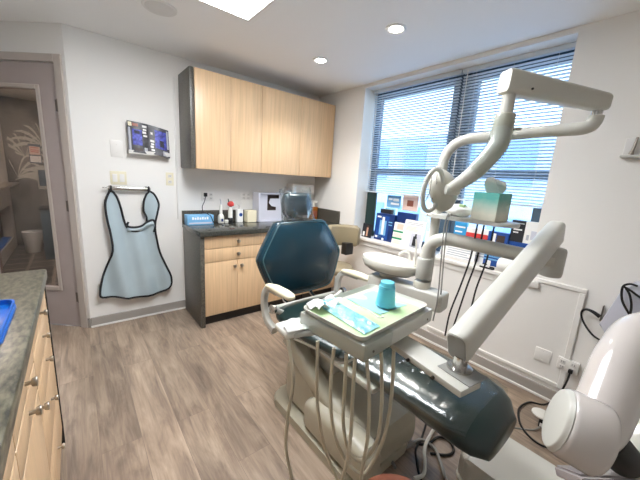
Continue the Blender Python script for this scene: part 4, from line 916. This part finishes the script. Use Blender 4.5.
# film bag hanging behind the mount bar
b = B(); sheet(b, lambda u, v: (1.10+.22*u+.02*math.sin(v*5), .55+.22*v-.05*u, .645+.025*math.sin(u*9+v*6)*math.sin(v*8)+.01*math.sin(u*17)), 22, 22, .0)
single('film_sheet', b, M['film'], 'crumpled clear film lying on the leg rest behind the mount bar', 'film', smooth=70)

# ------------------------------------------------------------------ beige stool behind the chair
st = thing('operator_stool', (2.14, 2.22, 0), 'beige operator stool between the teal chair and the window', 'stool')
SX, SY = 2.14, 2.22
b = B(); lathe(b, [(.001, .52), (.16, .52), (.183, .54), (.183, .575), (.165, .595), (.001, .605)], (SX-.03, SY+.02, 0), 36); obj('seat', b, M['tan'], st, 60)
b = B(); out = []
ba = R(-35)
for i in range(13):
    a = ba+R(-32+64*i/12); r = .20 
    e = 1 if 0 < i < 12 else .8
    c = Vector((SX+.02+math.cos(R(55)+R(-32+64*i/12)+0)*.0, SY, 0))
    ang = R(62)+R(-52+104*i/12)
    p = Vector((SX+.025+math.cos(ang)*.22, SY-.055+math.sin(ang)*.22, .885)); n_ = Vector((math.cos(ang), math.sin(ang), 0))
    out.append([p+n_*u*e+Vector((0, 0, 1))*v*e for u, v in rrect(.032, .118, .03, 4)])
rings(b, out); obj('backrest', b, M['tan'], st, 60)
b = B(); tube(b, [(SX+.10, SY+.16, .84), (SX+.12, SY+.2, .74), (SX+.10, SY+.16, .56), (SX+.02, SY+.05, .51)], .016, 10, 6); box(b, (SX+.10, SY+.02, .68), (SX+.21, SY+.10, .81), .006, 2); obj('back_bracket', b, M['black'], st)
b = B(); cyl(b, (SX, SY, .12), (SX, SY, .52), .024, n=16); obj('column', b, M['steel'], st)
for k in range(5):
    a = R(20+72*k); p = Vector((SX+math.cos(a)*.26, SY+math.sin(a)*.26, .075))
    b = B(); beam(b, (SX, SY, .115), p+Vector((0, 0, .015)), .045, .03, .01); obj('foot', b, M['armmetal'], st)
    b = B(); q = Vector((-math.sin(a), math.cos(a), 0)); cyl(b, p+Vector((0, 0, -.045))-q*.018, p+Vector((0, 0, -.045))+q*.018, .03, n=16, bev=.005); obj('caster', b, M['black'], st)

# ------------------------------------------------------------------ wall things by the window
outlet('wall_socket', (XW-.0185, .306, .322), .115, .085, 'x', 2, 'white double socket low on the window wall with a black plug', d0=-.0185)
t = thing('blank_plate', (XW-.006, .452, .318), 'blank white plate on the framed panel below the window', 'plate')
pbox('cover', (XW-.014, .405, .27), (XW-.0065, .50, .37), M['white'], t, .002)
for z in (.285, .355):
    b = B(); cyl(b, (XW-.014, .452, z), (XW-.0155, .452, z), .004, n=8); obj('screw', b, M['trim'], t)
t = thing('panel_bracket', (XW-.018, .59, .83), 'small white angled bracket at the top of the framed panel', 'bracket'); pbox('face', (XW-.034, .56, .80), (XW-.0065, .63, .845), M['trim'], t, .003)
t = thing('power_cord', (XW-.05, .285, .2), 'black cord from the low wall socket down to the floor', 'cord')
b = B(); box(b, (XW-.055, .27, .288), (XW-.0285, .295, .312), .004, 2); obj('plug', b, M['black'], t)
b = B(); tube(b, [(XW-.05, .282, .292), (XW-.055, .285, .24), (XW-.05, .30, .15), (XW-.055, .33, .05), (XW-.10, .37, .008), (XW-.16, .44, .008), (XW-.30, .46, .008), (2.10, .40, .008), (2.03, .30, .008), (2.06, .20, .008), (2.12, .05, .008), (2.2, -.1, .008)], .006, 8, 6); obj('cable', b, M['rubber'], t)
t = thing('wall_bracket', (XW, .25, 1.72), 'small white wall holder with a dark lever near the right edge', 'holder')
pbox('plate', (XW-.012, .17, 1.715), (XW, .30, 1.82), M['trim'], t, .004); pbox('ledge', (XW-.06, .15, 1.705), (XW-.0, .305, 1.72), M['armmetal'], t, .004)
b = B(); tube(b, [(XW-.03, .262, 1.725), (XW-.034, .258, 1.75), (XW-.03, .252, 1.82)], [.013, .008, .006], 10, 4); obj('lever', b, M['iron'], t)
b = B(); cyl(b, (XW-.012, .225, 1.79), (XW-.03, .225, 1.79), .008, n=10); obj('knob', b, M['iron'], t)
# wall control box with cable bundle
t = thing('control_box', (XW, .10, .70), 'pale wall control box with a looped black cable at the right edge', 'control box')
b = B(); prism(b, [(.165, .66), (.205, .69), (.15, .93), (.10, 1.0), (-.02, 1.0), (-.02, .60), (.165, .60)], lambda u, v, w: (XW-.085+w, u, v), .0845, .008, 2); obj('housing', b, M['organiser'], t)
pbox('side_plate', (XW-.03, .205, .70), (XW-.004, .212, .80), M['iron'], t, .001)
b = B(); tube(b, [(XW-.10, .09, .985), (XW-.11, .12, .99), (XW-.115, .145, .965), (XW-.11, .135, .89), (XW-.115, .10, .83), (XW-.12, .06, .79), (XW-.12, .01, .78)], .006, 8, 6); tube(b, [(XW-.115, .135, .965), (XW-.12, .11, .93), (XW-.12, .09, .86), (XW-.115, .085, .76), (XW-.11, .08, .65)], .006, 8, 6); tube(b, [(XW-.118, .145, .97), (XW-.12, .11, .955), (XW-.12, .06, .925), (XW-.12, .0, .91)], .006, 8, 6); obj('cable_loop', b, M['rubber'], t)
b = B(); tube(b, [(XW-.06, .21, .735), (XW-.06, .25, .755), (XW-.055, .285, .755), (XW-.05, .30, .72), (XW-.05, .275, .66), (XW-.05, .22, .60), (XW-.05, .16, .58)], [.013, .010, .007, .006, .006, .006, .006], 8, 6); obj('plug_lead', b, M['rubber'], t)

# ------------------------------------------------------------------ glossy white arm unit at the right edge
xa = thing('mobile_arm_unit', (.95, -.10, 0), 'large glossy white jointed arm unit close at the right edge', 'x-ray unit')
def D(px, py, d): return Vector((px, py, d))
c0, c1 = Vector((.601, .067, 1.101)), Vector((.6205, .0125, 1.089))
b = B(); cyl(b, c0, c1, .056, .057, 48, .009); obj('elbow_drum', b, M['gloss_white'], xa, 50)
b = B(); dd = (c1-c0).normalized(); cyl(b, c0-dd*.006, c0+dd*.004, .050, .053, 48, .003); obj('drum_cap', b, M['cream'], xa, 50)
b = B(); tube(b, [(.650, .033, 1.062), (.695, .026, 1.074), (.751, .023, 1.115), (.817, .020, 1.166), (.905, -.005, 1.202), (.97, -.12, 1.205)], [.034, .041, .044, .043, .043, .045], 28, 7); obj('forearm', b, M['gloss_white'], xa, 60)
b = B(); cyl(b, (.712, .016, 1.045), (.80, -.018, .965), .031, .031, 30, .004); obj('swivel_ring', b, M['rubber'], xa)
b = B(); bmesh.ops.create_uvsphere(b, u_segments=36, v_segments=20, radius=1)
for v in b.verts: v.co = Vector((.915+v.co.x*.11, -.055+v.co.y*.10, .915+v.co.z*.12))
obj('tube_head', b, M['ivory'], xa, 60)
b = B(); GM = Matrix.Translation((.772, .018, .925)) @ Matrix.Rotation(R(-39), 4, 'Z') @ Matrix.Rotation(R(-35), 4, 'X')
for i_ in range(15):
    box(b, (-.05+i_*.007, -.03, -.003), (-.0465+i_*.007, .03, .0), mtx=GM); box(b, (-.05, -.03+i_*.0042, -.003), (.052, -.0278+i_*.0042, .0), mtx=GM)
box(b, (-.054, -.034, -.02), (.056, .034, -.004), .002, 1, GM); obj('vent_grille', b, M['grille'], xa)
b = B(); cyl(b, (.97, -.12, .10), (.97, -.12, 1.30), .035, n=20, bev=.006); obj('stand_column', b, M['gloss_white'], xa)
b = B(); beam(b, (.86, -.06, .88), (.97, -.12, .88), .05, .05, .015); obj('head_bracket', b, M['cream2'], xa)
b = B(); prism(b, rrect(.22, .2, .06), lambda u, v, w: (.98+u, -.14+v, .045+w), .06, .015, 3); obj('stand_base', b, M['cream2'], xa)
for u in (-.17, .17):
    for v in (-.15, .15):
        b = B(); cyl(b, (.98+u-.012, -.14+v, .03), (.98+u+.012, -.14+v, .03), .03, n=16, bev=.005); obj('caster', b, M['black'], xa)

# ------------------------------------------------------------------ on the floor at the lower right
jb = thing('junction_box', (1.62, .30, 0), 'low cream rounded floor box under the foot of the chair', 'junction box')
b = B(); prism(b, rrect(.165, .19, .05, 6), lambda u, v, w: (1.585+u-.0*v, .305+v, .004+w), .142, .03, 4); obj('cover', b, M['cream'], jb, 50)
b = B(); prism(b, rrect(.172, .197, .05, 6), lambda u, v, w: (1.585+u, .305+v, w), .012, .003, 1); obj('base_flange', b, M['cream2'], jb)
fp = thing('foot_control', (2.22, .32, 0), 'white disc foot control with black body by the window wall', 'foot control')
b = B(); box(b, (2.19, .285, .001), (2.24, .335, .068), .008, 2); obj('body', b, M['black'], fp); pbox('light_strip', (2.181, .30, .014), (2.186, .325, .04), M['paperwhite'], fp, .001)
b = B(); lathe(b, [(.001, .068), (.048, .07), (.053, .076), (.051, .082), (.001, .088)], (2.225, .335, 0), 28); obj('pedal_disc', b, M['porcelain'], fp)
b = B(); tube(b, [(2.19, .315, .02), (2.12, .345, .0065), (2.0, .46, .006), (1.85, .54, .006), (1.7, .64, .006)], .005, 8, 5); obj('cord', b, M['greyhose'], fp)
def fcable(name, pts, r, m, label):
    b = B(); tube(b, pts, r, 8, 7); return single(name, b, M[m], label, 'cable')
fcable('floor_cable', [(1.70, .80, .007), (1.60, .77, .007), (1.473, .724, .007), (1.38, .70, .007), (1.32, .65, .007), (1.263, .60, .007), (1.21, .52, .007)], .0055, 'rubber', 'thin black cable winding on the floor beside the pedestal housing')
fcable('floor_hose', [(1.19, .70, .0152), (1.24, .78, .0152), (1.345, .735, .0215), (1.453, .715, .0215), (1.472, .640, .0152), (1.42, .575, .0152), (1.36, .515, .0152), (1.28, .44, .0152)], .009, 'greyhose', 'looped grey hose on the floor left of the junction box')
fcable('floor_tube', [(1.21, .60, .028), (1.27, .585, .028), (1.34, .62, .028), (1.40, .66, .026), (1.456, .680, .038), (1.54, .70, .03), (1.62, .72, .012)], .0095, 'cream', 'cream corrugated tube crossing the floor under the leg rest')
fcable('floor_lead', [(1.43, .64, .008), (1.50, .575, .008), (1.56, .57, .008), (1.60, .62, .008), (1.57, .67, .008), (1.48, .68, .008), (1.42, .72, .008)], .007, 'rubber', 'short black looped cord by the corner of the floor junction box')
# made-up stool standing in for an unidentified reddish-brown blob at the bottom edge
ts = thing('stand_in_stool', (.66, .33, 0), 'made-up tan stool standing in for a reddish-brown blob at the bottom edge', 'stool')
lx, ly, lz = .672, .352, .44
b = B(); lathe(b, [(.001, 0), (.13, 0), (.15, .012), (.155, .035), (.145, .058), (.11, .07), (.05, .076), (.001, .077)], (lx, ly, lz), 36); obj('seat', b, M['terracotta'], ts, 60)
b = B(); cyl(b, (lx, ly, .1), (lx, ly, lz), .025, n=16); obj('column', b, M['steel'], ts)
for k in range(5):
    a = R(72*k+10); p = Vector((lx+math.cos(a)*.2, ly+math.sin(a)*.2, .06))
    b = B(); beam(b, (lx, ly, .11), p, .035, .025, .008); obj('foot', b, M['black'], ts)
    b = B(); q = Vector((-math.sin(a), math.cos(a), 0)); cyl(b, p-Vector((0, 0, .032))-q*.014, p-Vector((0, 0, .032))+q*.014, .027, n=14, bev=.004); obj('caster', b, M['rubber'], ts)

# ------------------------------------------------------------------ light, sky, camera
w = bpy.data.worlds.new('sky'); S.world = w; w.use_nodes = True
nt = w.node_tree; bg = nt.nodes['Background']; bg.inputs[1].default_value = 2.25
tc = nt.nodes.new('ShaderNodeTexCoord'); sp = nt.nodes.new('ShaderNodeSeparateXYZ'); rp = nt.nodes.new('ShaderNodeValToRGB')
rp.color_ramp.elements[0].position = .0; rp.color_ramp.elements[0].color = (.68, .84, 1, 1); rp.color_ramp.elements[1].position = .6; rp.color_ramp.elements[1].color = (.34, .58, 1, 1)
nt.links.new(tc.outputs['Generated'], sp.inputs[0]); nt.links.new(sp.outputs['Z'], rp.inputs[0]); nt.links.new(rp.outputs[0], bg.inputs[0])

cam = bpy.data.cameras.new('camera'); co = bpy.data.objects.new('camera', cam); COL.objects.link(co); S.camera = co
cam.sensor_fit = 'HORIZONTAL'; cam.sensor_width = 36; cam.lens = 297.3156*36/640; cam.clip_start = .02; cam.clip_end = 200
CM = Matrix(((0.7753850913706254, 0.07861841873264448, -0.6265756971955948, 0), (-0.62857190792702, 0.191342645525842, -0.7538470326055265, 0), (0.06062438985386119, 0.9783696317032488, 0.19778156414513587, 1.47), (0, 0, 0, 1)))
co.matrix_world = CM
S.view_settings.view_transform = 'Standard'; S.view_settings.look = 'None'; S.view_settings.gamma = 1; S.view_settings.use_curve_mapping = False
S.view_settings.exposure = 1.4
